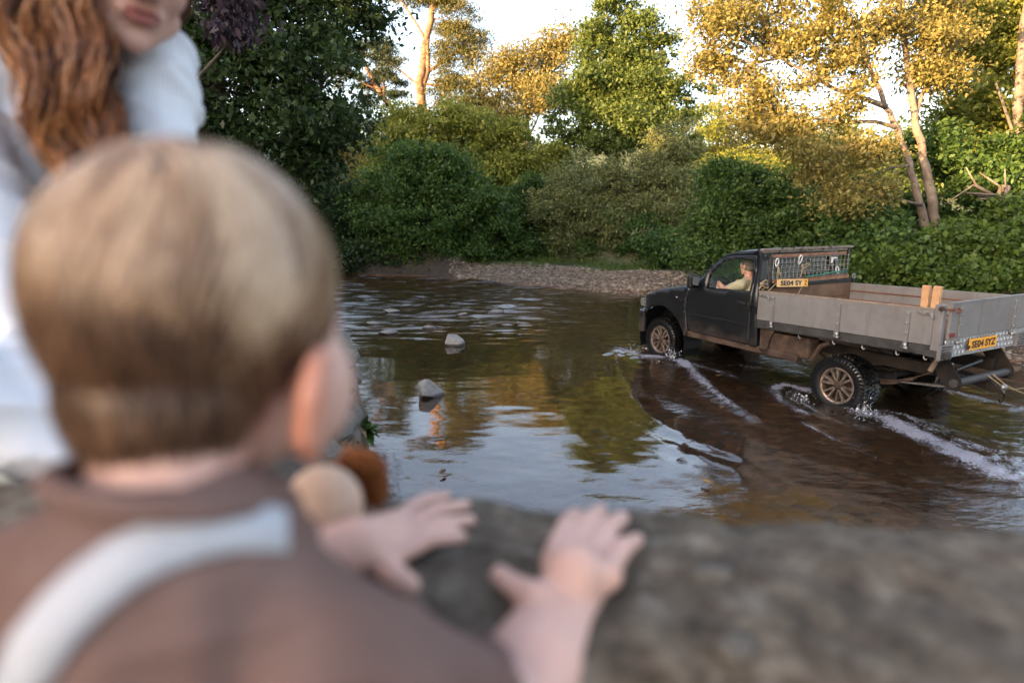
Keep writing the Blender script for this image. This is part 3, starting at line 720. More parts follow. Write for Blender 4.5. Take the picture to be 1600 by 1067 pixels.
b = MB(); b.box((tgx, -.905, 1.140), (.03, 1.66, .345)); tg = b.obj('tailgate', M['tray'], T_, bevel=.004)
b = MB(); b.box((tgx, -.905, 1.3215), (.042, 1.66, .017)); b.obj('tailgate_capping', M['tray'], tg, bevel=.004)
for yy in (-.235, -1.27):
    b = MB(); b.box((tgx - .02, yy, 1.10), (.010, .038, .36)); h = b.obj('hinge_strap', M['tray'], tg, bevel=.003)
    for z in (1.26, 1.20, 1.10, 1.0): b = MB(); b.lathe([(0, .011), (-.008, .010), (-.011, 0)], (tgx - .025, yy, z), axis='X', n=8); b.obj('bolt', M['steel'], h)
    b = MB(); b.tube([(tgx - .03, yy - .04, .925), (tgx - .03, yy + .04, .925)], .018, 8); b.obj('hinge_knuckle', M['steel'], h, True)
b = MB()
b.tube([Vector((tgx - .055, -.10, 1.255)) + Vector((.012 * math.sin(a), .036 * math.cos(a) - .005, .022 * math.sin(a))) for a in np.linspace(0, 2 * math.pi, 17)], .009, 6, False)
b.tube([(tgx + .01, -.02, 1.262), (tgx - .04, -.06, 1.258)], .010, 8); b.obj('latch_ring', M['rust_red'], tg, True)
b = MB(); b.box((tgx - .018, -.125, 1.005), (.012, .085, .045)); b.obj('reflector', M['red_lens'], tg, bevel=.004)
tr_ = NM('tread_plate'); mpp = tr_.new('Mapping'); mpp.inputs['Rotation'].default_value = (RAD(45), 0, 0); tr_.link(tr_.coord(), mpp.inputs['Vector'])
ck = tr_.new('TexVoronoi'); ck.inputs['Scale'].default_value = 26; ck.inputs['Randomness'].default_value = .15; tr_.link(mpp.outputs[0], ck.inputs['Vector'])
tr_.set(tr_.ramp(tr_.noise(9, 5, .7), [(.3, (.25, .24, .23)), (.7, (.48, .47, .46))]), .42, .75); tr_.bump(ck.outputs['Distance'], .9, .02)
M['tread'] = pm('tread_lozenge', (.50, .49, .48), .4, .6, .1, 20)
b = MB(); b.box((tgx + .01, -.90, .865), (.012, 1.66, .185)); tpz = b.obj('tread_plate', tr_.m, T_)
b = MB()
for i in range(18):
    for j in range(3):
        y = -.20 - i * .068 + (j % 2) * .034; z = .805 + j * .058
        if not (-1.36 < y < -.18) or (-.975 < y < -.43 and z > .80): continue
        b.add([(tgx + .003, y, z - .028), (tgx + .003, y - .018, z), (tgx + .003, y, z + .028), (tgx + .003, y + .018, z), (tgx - .007, y, z)], [(0, 1, 4), (1, 2, 4), (2, 3, 4), (3, 0, 4)])
b.obj('tread_pattern', M['tread'], tpz, kind='stuff')
for (ya, yb) in ((.045, -.15), (-1.40, -1.60), (-1.62, -1.78)) [:2]:
    b = MB(); b.box((tgx + .016, (ya + yb) / 2 - .03, .84), (.010, ya - yb - .09, .12)); lg = b.obj('rear_lamp', M['red_lens'], T_)
    for z in np.linspace(.775, .905, 6):
        b = MB(); b.box((tgx - .008, (ya + yb) / 2, z), (.03, ya - yb, .011)); b.obj('guard_slat', M['tray'], lg)
    for y in (ya, yb):
        b = MB(); b.box((tgx - .01, y, .84), (.034, .012, .142)); b.obj('guard_side', M['tray'], lg)
def plate_at(parent, mat, centre, wid, hgt, face, up, name='number_plate', txt='SE04 SYZ', tw=.86):
    """face: outward normal, up: plate's upward direction"""
    n = Vector(face).normalized(); u = Vector(up).normalized(); r = u.cross(n).normalized()
    Mx = Matrix((r, u, n)).transposed().to_4x4(); Mx.translation = Vector(centre)
    b = MB(); b.box((0, 0, 0), (wid, hgt, .006)); p = b.obj(name, mat, parent, bevel=.0025); p.matrix_local = Mx
    me = text_mesh(txt, wid * tw, hgt * .66, .032); q = obj('plate_lettering', me, M['ink'], p); q.location = (wid * .02, 0, .0045); return p
pl = plate_at(T_, M['plate'], (tgx - .016, -.725, .872), .52, .115, (-1, 0, 0), (0, 0, 1))
b = MB(); b.lathe([(0, .022), (.006, .020), (.008, 0)], (-.262, -.02, .001), axis='Z', n=12); b.obj('plate_screw_cover', M['black_plastic'], pl)
# rear underrun bar on its two brackets
for yy in (-.36, -1.38):
    b = MB(); b.prism([(-.68, .80), (-.90, .80), (-1.10, .54), (-1.12, .47), (-1.08, .40), (-.98, .40), (-.84, .58)], lambda u, v, w: (u, w, v), (yy, yy - .012)); b.obj('bar_bracket', M['rust_dark'], T_, bevel=.003)
b = MB(); b.tube([(-1.05, -.33, .485), (-1.05, -1.43, .485)], .042, 14); b.obj('underrun_bar', M['tray_dark'], T_, auto=40)
b = MB(); b.prism([(-.70, .50), (-1.05, .46), (-1.20, .36), (-1.22, .33), (-1.10, .32), (-.70, .42)], lambda u, v, w: (u, w, v), (-1.02, -.98)); dbz = b.obj('tow_bracket', M['rust_dark'], T_, bevel=.004)
b = MB(); b.lathe([(0, .018), (.03, .018), (.04, .032), (.065, .036), (.085, .028), (.095, 0)], (-1.20, -1.0, .335), axis='Z', n=14); b.obj('tow_ball', M['steel'], dbz, True)
b = MB(); b.tube([Vector((-1.20, -1.0, .28)) + Vector((0, .05 * math.cos(a), .05 * math.sin(a))) for a in np.linspace(0, 2 * math.pi, 15)], .010, 6, False); b.obj('tow_shackle', M['rust_dark'], dbz, True)
b = MB(); b.tube([(-1.10, -.86, .52), (-1.17, -.98, .42), (-1.22, -1.16, .35), (-1.26, -1.36, .36)], .006, 5); b.tube([(-1.10, -.96, .52), (-1.18, -1.05, .42), (-1.24, -1.20, .34), (-1.28, -1.30, .30), (-1.25, -1.40, .33)], .006, 5); b.obj('tow_cord', M['rope'], dbz, True)
b = MB(); b.tube([(-1.0, -.44, .60), (-.98, -.95, .64)], .02, 8); b.obj('trailer_socket', M['black_plastic'], T_)

# ---- headboard, rack and mesh guard behind the cab
hx = 1.135
for (za, zb) in ((.868, 1.045), (1.049, 1.232)):
    b = MB(); b.box((hx, -.915, (za + zb) / 2), (.022, 1.70, zb - za)); b.obj('headboard_plank', M['ply'], T_, bevel=.003)
b = MB(); b.box((hx, -.92, 1.252), (.045, 1.78, .038)); b.obj('headboard_rail', M['black_plastic'], T_, bevel=.004)
for yy in (-.05, -1.80):
    b = MB(); b.box((hx - .01, yy, 1.07), (.05, .045, .42)); hp_ = b.obj('headboard_post', M['black_plastic'], T_, bevel=.004)
    b = MB(); b.tube([Vector((hx - .02, yy, 1.31)) + Vector((0, .03 * math.cos(a), .03 * math.sin(a))) for a in np.linspace(0, 2 * math.pi, 13)], .009, 6, False); b.obj('eye_ring', M['steel'], hp_, True)
b = MB(); b.box((hx, -.84, 1.7155), (.075, 1.74, .027)); b.obj('rack_board', M['old_wood'], T_, bevel=.003)
b = MB(); b.box((hx + .005, -.80, 1.688), (.06, 1.60, .026), Matrix.Rotation(.006, 3, 'X')); b.obj('rack_board', M['old_wood'], T_, bevel=.003)
b = MB(); b.box((hx - .01, -.865, 1.634), (.028, 1.44, .036)); b.obj('guard_batten', M['red_wood'], T_, bevel=.003)
b = MB(); b.box((hx - .01, -.945, 1.312), (.028, 1.50, .048)); b.obj('guard_batten', M['red_wood'], T_, bevel=.003)
for yy in (-.14, -1.66):
    b = MB(); b.box((hx, yy, 1.48), (.03, .03, .42)); b.obj('guard_upright', M['tray_dark'], T_, bevel=.003)
b = MB()
for y in np.linspace(-.17, -1.64, 20): b.tube([(hx - .02, y, 1.336), (hx - .02, y, 1.618)], .0042, 5)
for z in np.linspace(1.352, 1.606, 5): b.tube([(hx - .025, -.155, z), (hx - .025, -1.655, z)], .0042, 5)
b.obj('wire_guard', M['steel'], T_)
rr = random.Random(5)
for k in range(9):
    y = -.25 - rr.random() * 1.2; p = [Vector((hx - .03, y, 1.70))]
    for i in range(5): p.append(p[-1] + Vector((rr.uniform(-.02, .01), rr.uniform(-.06, .08), rr.uniform(-.02, .035))))
    b = MB(); b.tube(p, .004, 4); b.obj('loose_wire', M['rust_dark'], T_)
b = MB(); b.tube([(hx - .05, -.75, 1.352), (hx - .05, -1.0, 1.362), (hx - .05, -1.3, 1.385), (hx - .05, -1.60, 1.39)], .010, 6); b.obj('green_cord', M['rope_green'], T_, True)
# snap hooks and the spare plate hung from them
def snap(y, z, h, tilt):
    b = MB(); Mx = Matrix.Rotation(tilt, 3, 'X'); c = Vector((hx - .045, y, z))
    b.tube([c + Mx @ Vector((0, .026 * math.cos(a) * (1 + .35 * math.sin(a)), h / 2 * math.sin(a))) for a in np.linspace(0, 2 * math.pi, 17)], .0075, 6, False); return b
gg = 'white snap hooks clipped on the wire guard behind the cab'
for (y, z, h, tl, lab) in ((-.20, 1.555, .10, .12, 'white snap hook at the cab side end of the wire guard holding the spare plate'), (-.63, 1.575, .12, .3, 'white snap hook in the middle of the wire guard holding the spare plate'), (-1.40, 1.41, .10, -.5, 'white snap hook hanging empty low on the wire guard near its far end')):
    o = snap(y, z, h, tl).obj('snap_hook', M['white_plastic'], None, True); o.matrix_world = TRK.matrix_world; tag(o, lab, 'hook', gg)
    o.location = TR0; o.rotation_euler = TRK.rotation_euler
b = MB(); b.box((hx - .045, -1.30, 1.575), (.02, .10, .022)); b.box((hx - .045, -1.27, 1.55), (.02, .022, .075), Matrix.Rotation(.2, 3, 'X'))
o = b.obj('clip', M['white_plastic'], None, bevel=.004); o.location = TR0; o.rotation_euler = TRK.rotation_euler; tag(o, 'small white plastic clip on the upper far part of the wire guard', 'clip')
hung = thing('spare_number_plate', 'faded yellow spare number plate tied by rope to the wire guard behind the cab', 'number plate', TR0, TRK.rotation_euler.z)
pz = plate_at(hung, M['plate_old'], (hx - .075, -.485, 1.287), .585, .098, (-1, 0, .10), (.1, -.04, 1), 'plate', 'SE04 SY', .70)
pz.children[0].location.x = -.022
b = MB(); b.box((.245, 0, .0036), (.075, .090, .003)); q = b.obj('orange_patch', M['plate'], pz)
q2 = obj('patch_lettering', text_mesh('Z', .05, .062, .018), M['ink'], pz); q2.location = (.245, 0, .0062)
for pts in ([(-.20, 1.51), (-.205, 1.42), (-.215, 1.33)], [(-.20, 1.51), (-.25, 1.40), (-.29, 1.335)], [(-.64, 1.52), (-.66, 1.42), (-.62, 1.34)], [(-.64, 1.52), (-.70, 1.43), (-.74, 1.34)], [(-.64, 1.50), (-.80, 1.53)], [(-.70, 1.24), (-.64, 1.17), (-.60, 1.10)], [(-.19, 1.30), (-.10, 1.24), (-.04, 1.19)], [(-.66, 1.45), (-.80, 1.52)]):
    b = MB(); b.tube([(hx - .068, y, z) for y, z in pts], .0065, 5); b.obj('rope', M['rope'], hung, True)
# rope bundle on the front corner of the tray and two timber stakes in the bed
b = MB(); rr = random.Random(8)
for k in range(7):
    a0 = rr.random() * 6; c = Vector((1.13, -.02, 1.24)) + Vector((rr.uniform(-.03, .03), rr.uniform(-.05, .02), rr.uniform(-.04, .05)))
    b.tube([c + Vector((.012 * math.sin(a * 2 + a0), .045 * math.cos(a), .05 * math.sin(a + a0 * .2))) for a in np.linspace(0, 5.2, 12)], .008, 5)
o = b.obj('rope_coil', M['rope'], None, True); o.location = TR0; o.rotation_euler = TRK.rotation_euler; tag(o, 'pale rope bundled over the front corner of the tray beside the cab', 'rope')
for (x, y, tl, lab) in ((-.775, -.16, .02, 'short fresh timber stake in the tray corner, the one farther from the tailgate'), (-.865, -.17, -.03, 'short fresh timber stake in the tray corner, the one next to the tailgate')):
    b = MB(); b.box((0, 0, .27), (.072, .045, .54), Matrix.Rotation(tl, 3, 'Y'))
    o = b.obj('timber_stake', M['new_wood'], None, bevel=.004); tag(o, lab, 'timber', 'timber stakes standing in the tray')
    o.location = TR0 + TFW * x + TLEFT * y + Vector((0, 0, .868 + tp(x))); o.rotation_euler = TRK.rotation_euler

# ------------------------------------------------------------------ one continuous body from joined solids
def blob(name, prims, voxel, smooth=6, mat=None, parent=None, factor=.5, **props):
    b = MB()
    def ring_solid(c0, c1, r0, r1, n=14, m=5):
        c0, c1 = Vector(c0), Vector(c1); t = (c1 - c0); L = t.length
        t = t.normalized() if L > 1e-7 else Vector((0, 0, 1)); a = t.orthogonal().normalized(); c = t.cross(a); k0 = len(b.v)
        rings = [(c0 - t * r0 * math.cos(q), r0 * math.sin(q)) for q in np.linspace(.08, math.pi / 2, m)] + [(c1 + t * r1 * math.sin(q), r1 * math.cos(q)) for q in np.linspace(0, math.pi / 2 - .08, m)]
        for p, r in rings:
            for i in range(n):
                th = 2 * math.pi * i / n; b.v.append(tuple(p + (a * math.cos(th) + c * math.sin(th)) * r))
        R_ = len(rings)
        for i in range(R_ - 1):
            for k in range(n): b.f.append((k0 + i * n + k, k0 + i * n + (k + 1) % n, k0 + (i + 1) * n + (k + 1) % n, k0 + (i + 1) * n + k))
        b.f.append(tuple(k0 + k for k in range(n))[::-1]); b.f.append(tuple(k0 + (R_ - 1) * n + k for k in range(n)))
    for p in prims:
        if p[0] == 'c': ring_solid(p[1], p[3], p[2], p[4])
        elif p[0] == 'chain':
            for (a, ra), (c, rc) in zip(p[1][:-1], p[1][1:]): ring_solid(a, c, ra, rc)
        else:
            k0 = len(b.v); ring_solid((0, 0, 0), (0, 0, 1e-6), 1, 1, 20, 9); Mx = p[3] if len(p) > 3 else Matrix.Identity(3); r = Vector(p[2]) if not isinstance(p[2], (int, float)) else Vector((p[2],) * 3); c = Vector(p[1])
            for i in range(k0, len(b.v)):
                q = Vector(b.v[i]); b.v[i] = tuple(c + Mx @ Vector((q.x * r.x, q.y * r.y, q.z * r.z)))
    me = b.mesh(name); bm = bmesh.new(); bm.from_mesh(me); bmesh.ops.recalc_face_normals(bm, faces=bm.faces); bm.to_mesh(me); bm.free()
    o = bpy.data.objects.new('tmp', me); COL.objects.link(o)
    r = o.modifiers.new('r', 'REMESH'); r.mode = 'VOXEL'; r.voxel_size = voxel; r.use_smooth_shade = True
    s = o.modifiers.new('s', 'SMOOTH'); s.iterations = smooth; s.factor = factor
    dg = bpy.context.evaluated_depsgraph_get(); out = bpy.data.meshes.new_from_object(o.evaluated_get(dg)); bpy.data.objects.remove(o); bpy.data.meshes.remove(me)
    out.name = name; out.materials.clear(); out.polygons.foreach_set('use_smooth', [True] * len(out.polygons))
    return obj(name, out, mat, parent, **props)
def frame3(f, u):
    """matrix with columns (forward, left, up)"""
    f = Vector(f).normalized(); u = Vector(u); l = u.cross(f).normalized(); u = f.cross(l).normalized()
    return Matrix((f, l, u)).transposed()

def finger(base, dirv, up, L, r, bend):
    """three bones, curling away from up"""
    p = Vector(base); d = Vector(dirv).normalized(); u = Vector(up).normalized(); ax = d.cross(u).normalized(); ch = [(p.copy(), r)]
    for i, (k, b_) in enumerate(((.45, bend[0]), (.30, bend[1]), (.25, bend[2]))):
        d = Matrix.Rotation(-b_, 3, ax) @ d; p = p + d * L * k; ch.append((p.copy(), r * (1 - .09 * (i + 1))))
    return ('chain', ch)

# driver
drv = thing('person', 'driver in a beige shirt with short grey hair holding the steering wheel of the pickup', 'person', TR0, TRK.rotation_euler.z)
hc = Vector((1.735, -.40, 1.45)); Fh = frame3((1, 0, -.06), (0, 0, 1))
H_ = lambda f, l, u: hc + Fh @ Vector((f, l, u))
pr = [('e', H_(-.008, 0, .020), (.094, .074, .083), Fh), ('e', H_(.028, 0, -.055), (.062, .056, .062), Fh), ('s', H_(.072, 0, -.094), .024), ('c', H_(.090, 0, .018), .012, H_(.108, 0, -.022), .015), ('c', H_(.083, -.03, .035), .012, H_(.083, .03, .035), .012),
      ('c', H_(.084, -.016, -.062), .010, H_(.084, .016, -.062), .010)]
for s in (-1, 1): pr += [('e', H_(-.012, s * .076, -.012), (.026, .010, .034), Fh)]
nk = Vector((1.69, -.40, 1.27)); hipc = Vector((1.60, -.42, .86))
pr += [('c', H_(-.03, 0, -.06), .055, nk, .058), ('c', nk, .08, Vector((1.63, -.42, 1.05)), .13), ('c', Vector((1.63, -.42, 1.05)), .13, hipc, .14)]
for s in (-1, 1):
    sh = Vector((1.665, -.42 + s * .185, 1.215)); el = Vector((1.92, -.42 + s * .23, 1.125)); wr = Vector((2.07, -.42 + s * .18, 1.205)); tp_ = cw + e1 * (s * .175) + e2 * .06
    pr += [('c', nk, .06, sh, .062), ('c', sh, .060, el, .045), ('c', el, .043, wr, .028), ('c', wr, .028, tp_ + Vector((-.015, 0, .015)), .032)]
    for k in range(4):
        q = tp_ + e2 * (.028 - .019 * k); pr.append(('chain', [(q + Vector((-.02, -s * .012, .012)), .011), (q + ax_ * .02 + e1 * (s * .024), .010), (q - ax_ * .012 + e1 * (s * .030), .0095), (q - ax_ * .02 + e1 * (s * .005), .009)]))
    pr.append(('chain', [(tp_ + Vector((-.02, -s * .01, .0)) + e2 * .02, .012), (tp_ + ax_ * .02 - e1 * (s * .015) + e2 * .03, .011), (tp_ + ax_ * .008 - e1 * (s * .022) + e2 * .055, .010)]))
    hp2 = hipc + Vector((0, s * .10, 0)); kn = Vector((2.02, -.42 + s * .14, .86)); an = Vector((2.20, -.42 + s * .12, .56))
    pr += [('c', hp2, .085, kn, .06), ('c', kn, .058, an, .042), ('c', an, .04, an + Vector((.16, 0, -.02)), .032)]
blob('body', pr, .007, 4, M['skin_man'], drv)
pr = [('e', H_(-.018, 0, .034), (.092, .078, .077), Fh), ('e', H_(-.052, 0, -.018), (.055, .068, .055), Fh)]
hb = blob('hair', pr, .007, 3, M['hair_grey'], drv)
pr = [('c', nk + Vector((-.01, 0, -.05)), .092, Vector((1.63, -.42, 1.05)), .145), ('c', Vector((1.63, -.42, 1.05)), .145, hipc, .155)]
for s in (-1, 1):
    sh = Vector((1.665, -.42 + s * .185, 1.215)); el = Vector((1.92, -.42 + s * .23, 1.125)); pr += [('c', nk + Vector((0, 0, -.02)), .07, sh, .076), ('c', sh, .074, sh.lerp(el, .55), .064)]
blob('shirt', pr, .010, 3, M['shirt'], drv)
for s in (-1, 1):
    e = blob('eye', [('s', H_(.078, s * .030, .014), .011)], .003, 1, M['white_plastic'], drv)
# ------------------------------------------------------------------ trees, shrubs and undergrowth
def leaf_cloud(clusters, rcs, n, size, r, asp=.55, flat=.6, droop=.25):
    k = len(clusters); wgt = rcs ** 2; idx = r.choice(k, n, p=wgt / wgt.sum())
    rad = rcs[idx][:, None]
    c = clusters[idx] + r.normal(0, .5, (n, 3)) * rad * np.array([1, 1, flat])
    unit = lambda a: a / (np.linalg.norm(a, axis=1, keepdims=True) + 1e-9)
    t = unit(r.normal(0, 1, (n, 3)) + np.array([0, 0, -droop])); nr = unit(r.normal(0, .75, (n, 3)) + np.array([0, 0, .75]))
    s = unit(np.cross(t, nr)); nn = np.cross(s, t); L = size * r.uniform(.45, 1.45, (n, 1)); w = L * asp * r.uniform(.75, 1.25, (n, 1))
    V = np.stack([c - t * L * .5, c - s * w * .5 + nn * w * .16 - t * L * .06, c + t * L * .5, c + s * w * .5 + nn * w * .16 - t * L * .06], 1).reshape(-1, 3)
    return V, np.arange(n * 4, dtype=np.int32).reshape(-1, 4)
TREE_N = [0]
def tree(name, label, cat, base, trunks, lobes, leaf, size, n, bark=None, group=None, rc=.34, dens=1.0, shell=.45, asp=.55, flat=.6, droop=.25, twig=.5, limbs=True, keep=None, crown='crown'):
    """base: world point; trunks: list of (points, r0, r1); lobes: (px, py, depth, rx px, rz px[, depth radius m])"""
    TREE_N[0] += 1; r = np.random.default_rng(100 + TREE_N[0]); rr = random.Random(TREE_N[0])
    t = thing(name, label, cat, base, 0, group); bv = Vector(base)
    C = []; R_ = []; tw = MB()
    for (pts, r0, r1) in trunks:
        P = [Vector(p) - bv for p in pts]; Q = []
        for i in range(len(P) - 1):
            for j in range(4): Q.append(P[i].lerp(P[i + 1], j / 4))
        Q.append(P[-1]); m = len(Q)
        Q = [q + Vector((rr.uniform(-1, 1), rr.uniform(-1, 1), 0)) * r0 * .22 * (0 < i < m - 1) for i, q in enumerate(Q)]
        sb = MB(); sb.tube(Q, [r0 + (r1 - r0) * (i / (m - 1)) ** .8 for i in range(m)], 9); sb.obj('trunk' if P[0].length < 1.5 else 'limb', M[bark or 'bark'], t, True)
    tp0 = [Vector(p) - bv for pts, _, _ in trunks for p in pts]
    for lb in lobes:
        px, py, d, rx, rz = lb[:5]; c = np.array(at(px, py, d) - bv); a = rx / 1000 * d; h = rz / 1000 * d; dp = lb[5] if len(lb) > 5 else (a + h) / 2
        vol = (a * h * dp) ** (2 / 3); k = max(4, int(dens * 1.25 * vol / (rc * rc)))
        dv = r.normal(0, 1, (k, 3)); dv /= np.linalg.norm(dv, axis=1, keepdims=True); f = 1 - (1 - shell) * r.random((k, 1)) ** 1.5
        f = f * r.uniform(.78, 1.12, (k, 1)) * np.where(r.random((k, 1)) < .20, r.uniform(1.05, 1.50, (k, 1)), 1); cc = c + dv * f * np.array([a, dp, h]); C.append(cc); R_.append(rc * r.uniform(.55, 1.25, k))
        cv = Vector(c)
        if limbs and tp0:
            s = min(tp0, key=lambda q: (q - cv).length + (2.5 if q.z > cv.z else 0)); mid = s.lerp(cv, .5) + Vector((rr.uniform(-.1, .1), rr.uniform(-.1, .1), -.06)) * (cv - s).length
            rl = min(.06, .014 * (cv - s).length + .012) * (d / 13 if d > 13 else 1) ** .5
            sb = MB(); sb.tube([s, s.lerp(mid, .6) + Vector((rr.uniform(-.05, .05), 0, rr.uniform(-.05, .05))), mid, mid.lerp(cv, .55), cv], [rl, rl * .85, rl * .7, rl * .5, rl * .3], 6); sb.obj('limb', M[bark or 'bark'], t, True)
        for q in cc:
            if rr.random() < twig:
                qv = Vector(q); mm = cv.lerp(qv, .5) + Vector((rr.uniform(-.12, .12), rr.uniform(-.12, .12), rr.uniform(-.02, .16))) * (qv - cv).length
                tw.tube([cv.lerp(qv, .1), mm, qv], [.012, .008, .004], 4, False)
    C = np.concatenate(C); R_ = np.concatenate(R_); R_ = R_ * np.where(r.random(len(R_)) < .3, 1.9, 1.0)
    z0 = gz(bv.x, bv.y); ok = C[:, 2] + bv.z > np.minimum(z0, .3) - .05
    C, R_ = C[ok], R_[ok]
    V, F = leaf_cloud(C, R_, n, size, r, asp, flat, droop)
    obj(crown, new_mesh(crown, V, F), M[leaf], t)
    if tw.v: tw.obj('twigs', M[bark or 'bark'], t, True, kind='stuff')
    return t
def foot(px, d):
    """a point of the ground at picture column px and about d metres off"""
    u = (px - 800) / 1000.0; y = d * .985
    return Vector((u * d, y, gz(u * d, y) - .05))
def bush(name, label, cat, px, d, lobes, leaf, size, n, **kw):
    b = foot(px, d); st = []
    for lb in lobes[:5]:
        c = at(lb[0], lb[1], lb[2]); s = b + Vector(((c.x - b.x) * .35, (c.y - b.y) * .35, 0)); s.z = gz(s.x, s.y) - .05
        if c.z > s.z + .2: st.append(([s, s.lerp(c, .5) + Vector((.05, 0, .08)), c], .035 if d < 20 else .06, .012))
    return tree(name, label, cat, b, st, lobes, leaf, size, n, limbs=False, crown='foliage', **kw)

# oak over the left bank
ob = foot(300, 13.2)
tree('oak_tree', 'large dark green oak tree overhanging the left bank behind the woman', 'tree', ob,
     [([ob, at(310, 330, 13.2), at(330, 180, 13.3), at(350, 30, 13.4), at(370, -120, 13.5)], .34, .14)],
     [(420, 70, 13, 110, 90), (330, 140, 13, 110, 110), (490, 120, 13, 95, 95), (530, 40, 13.4, 68, 70), (440, 200, 12.8, 100, 70), (500, 215, 13, 55, 60), (350, 250, 13, 110, 70), (470, 275, 12.8, 48, 38), (300, 0, 13, 120, 100), (440, -70, 13.4, 130, 90), (540, -40, 13.5, 65, 60), (230, 120, 13.5, 120, 140), (280, 320, 13.5, 120, 70), (400, 320, 13.2, 70, 45), (340, -170, 13.8, 140, 90)],
     'leaf_oak', .125, 90000, dens=2.4, rc=.30)
cb = foot(215, 7.6)
tree('copper_beech', 'purple leaved branch drooping at the top in front of the dark oak', 'tree', cb, [([cb, at(180, 200, 7.6), at(200, 0, 7.7), at(260, -120, 7.8)], .12, .05), ([at(260, -120, 7.8), at(320, -60, 7.7), at(352, 20, 7.6)], .03, .008)],
     [(352, 20, 7.6, 34, 34), (362, 62, 7.6, 16, 30), (320, -30, 7.6, 60, 40), (380, -30, 7.7, 50, 30)], 'leaf_purple', .105, 1500, rc=.16, droop=1.3, asp=.5)
# Scots pines far behind
pb = foot(668, 46); 
tree('pine_tree', 'tall sunlit pine tree with orange bark rising behind the river bend', 'tree', pb,
     [([pb, at(668, 280, 46), at(660, 180, 46), at(656, 130, 46), at(664, 70, 46), at(680, 0, 46), at(690, -18, 46)], .50, .16), ([at(656, 150, 46), at(668, 110, 46), at(668, 60, 46), at(678, 30, 46)], .24, .10), ([at(664, 60, 46), at(640, 20, 46), at(622, -5, 46)], .12, .04),
      ([at(658, 120, 46), at(700, 90, 46), at(728, 70, 46)], .13, .04), ([at(656, 135, 46), at(625, 110, 46), at(598, 95, 46)], .10, .03)],
     [(700, 25, 46, 42, 30), (728, 60, 46, 30, 22), (705, 75, 46, 34, 20), (688, 105, 46, 30, 14), (740, 90, 46, 16, 16), (650, -8, 46, 40, 16), (690, -14, 46, 45, 20), (690, 150, 45.5, 40, 28), (720, 130, 46, 30, 30), (670, 190, 45.5, 45, 28), (725, 180, 45, 36, 28), (650, 225, 45, 40, 25), (605, 95, 46, 20, 10), (712, 46, 46, 30, 20)],
     'leaf_pine', .24, 48000, 'bark_pine', rc=.60, asp=.22, flat=.5, droop=-.3, dens=1.8)
pb = foot(640, 38)
tree('pine_tree', 'dark leaning pine with bare orange limb between the oak and the tall pine', 'tree', pb, [([pb, at(628, 210, 38), at(610, 168, 38), at(590, 140, 38), at(570, 100, 38), at(560, 70, 38)], .26, .08), ([at(600, 155, 38), at(600, 120, 38), at(606, 90, 38)], .10, .03), ([at(628, 210, 38), at(650, 180, 38)], .1, .03)],
     [(570, 80, 38, 28, 14), (598, 98, 38, 26, 14), (618, 124, 38, 26, 12), (572, 120, 38, 24, 16), (600, 65, 38, 20, 10), (580, 150, 38, 26, 18), (625, 155, 38, 20, 16), (570, 185, 38, 40, 22), (625, 195, 38, 36, 18), (545, 110, 38, 25, 30), (590, 215, 38, 45, 22)],
     'leaf_pine_dark', .22, 26000, 'bark_pine', rc=.42, asp=.22, flat=.45, droop=-.3, dens=1.8)
tb_ = foot(820, 46)
tree('birch_tree', 'thin golden topped tree standing far back left of the tall alder', 'tree', tb_, [([tb_, at(822, 220, 46), at(826, 120, 46), at(840, 60, 46)], .25, .06)],
     [(800, 108, 46, 34, 24), (845, 78, 46, 34, 26), (775, 128, 46, 30, 22), (870, 90, 46, 30, 34), (820, 145, 46, 45, 30), (780, 175, 45, 40, 28), (850, 160, 45, 50, 40), (880, 60, 46, 20, 16), (755, 150, 46, 20, 18)], 'leaf_gold_pale', .19, 34000, rc=.85, dens=2.4, shell=.1)
tb_ = foot(965, 33)
tree('alder_tree', 'tall green alder with twin crown tops behind the river bend', 'tree', tb_, [([tb_, at(962, 250, 33), at(965, 160, 33), at(955, 80, 33), at(948, 15, 33)], .22, .06), ([at(965, 180, 33), at(990, 100, 33), at(1005, 20, 33)], .12, .04)],
     [(945, 30, 33, 32, 28), (1000, 35, 33, 30, 34), (925, 75, 33, 30, 30), (1010, 90, 33, 44, 34), (965, 95, 33, 50, 36), (935, 140, 33, 60, 42), (1000, 150, 33, 66, 40), (905, 185, 33, 56, 42), (1060, 165, 32.5, 45, 36), (980, 205, 32, 80, 45), (1040, 60, 33, 16, 16), (960, 5, 33.3, 24, 14)],
     'leaf_alder', .18, 80000, rc=.46, dens=2.4)
tb_ = foot(700, 33)
tree('hazel_tree', 'yellowish green broad tree standing behind the dark round shrub', 'tree', tb_, [([tb_, at(700, 270, 33), at(700, 190, 33)], .16, .05), ([tb_, at(640, 270, 33), at(625, 230, 33)], .1, .03), ([tb_, at(770, 260, 33), at(770, 210, 33)], .1, .03)],
     [(620, 215, 33, 38, 26), (612, 250, 33, 42, 34), (660, 235, 33, 46, 40), (690, 195, 33, 48, 32), (740, 205, 33, 50, 36), (760, 245, 33, 56, 46), (800, 225, 33, 40, 40), (810, 280, 32.5, 50, 40), (700, 270, 32, 70, 40), (640, 185, 33.5, 30, 20), (845, 250, 33, 30, 30)],
     'leaf_olive', .17, 70000, rc=.46, dens=2.2)
tb_ = foot(545, 52)
bush('far_thicket', 'pale olive thicket on the far slope seen between oak and shrub', 'shrub', 545, 52, [(540, 250, 52, 50, 26, 2), (580, 262, 52, 34, 22, 2), (500, 265, 52, 50, 26, 2), (560, 285, 51, 50, 24, 2)], 'leaf_gold_pale', .2, 26000, rc=.5, dens=2.4)
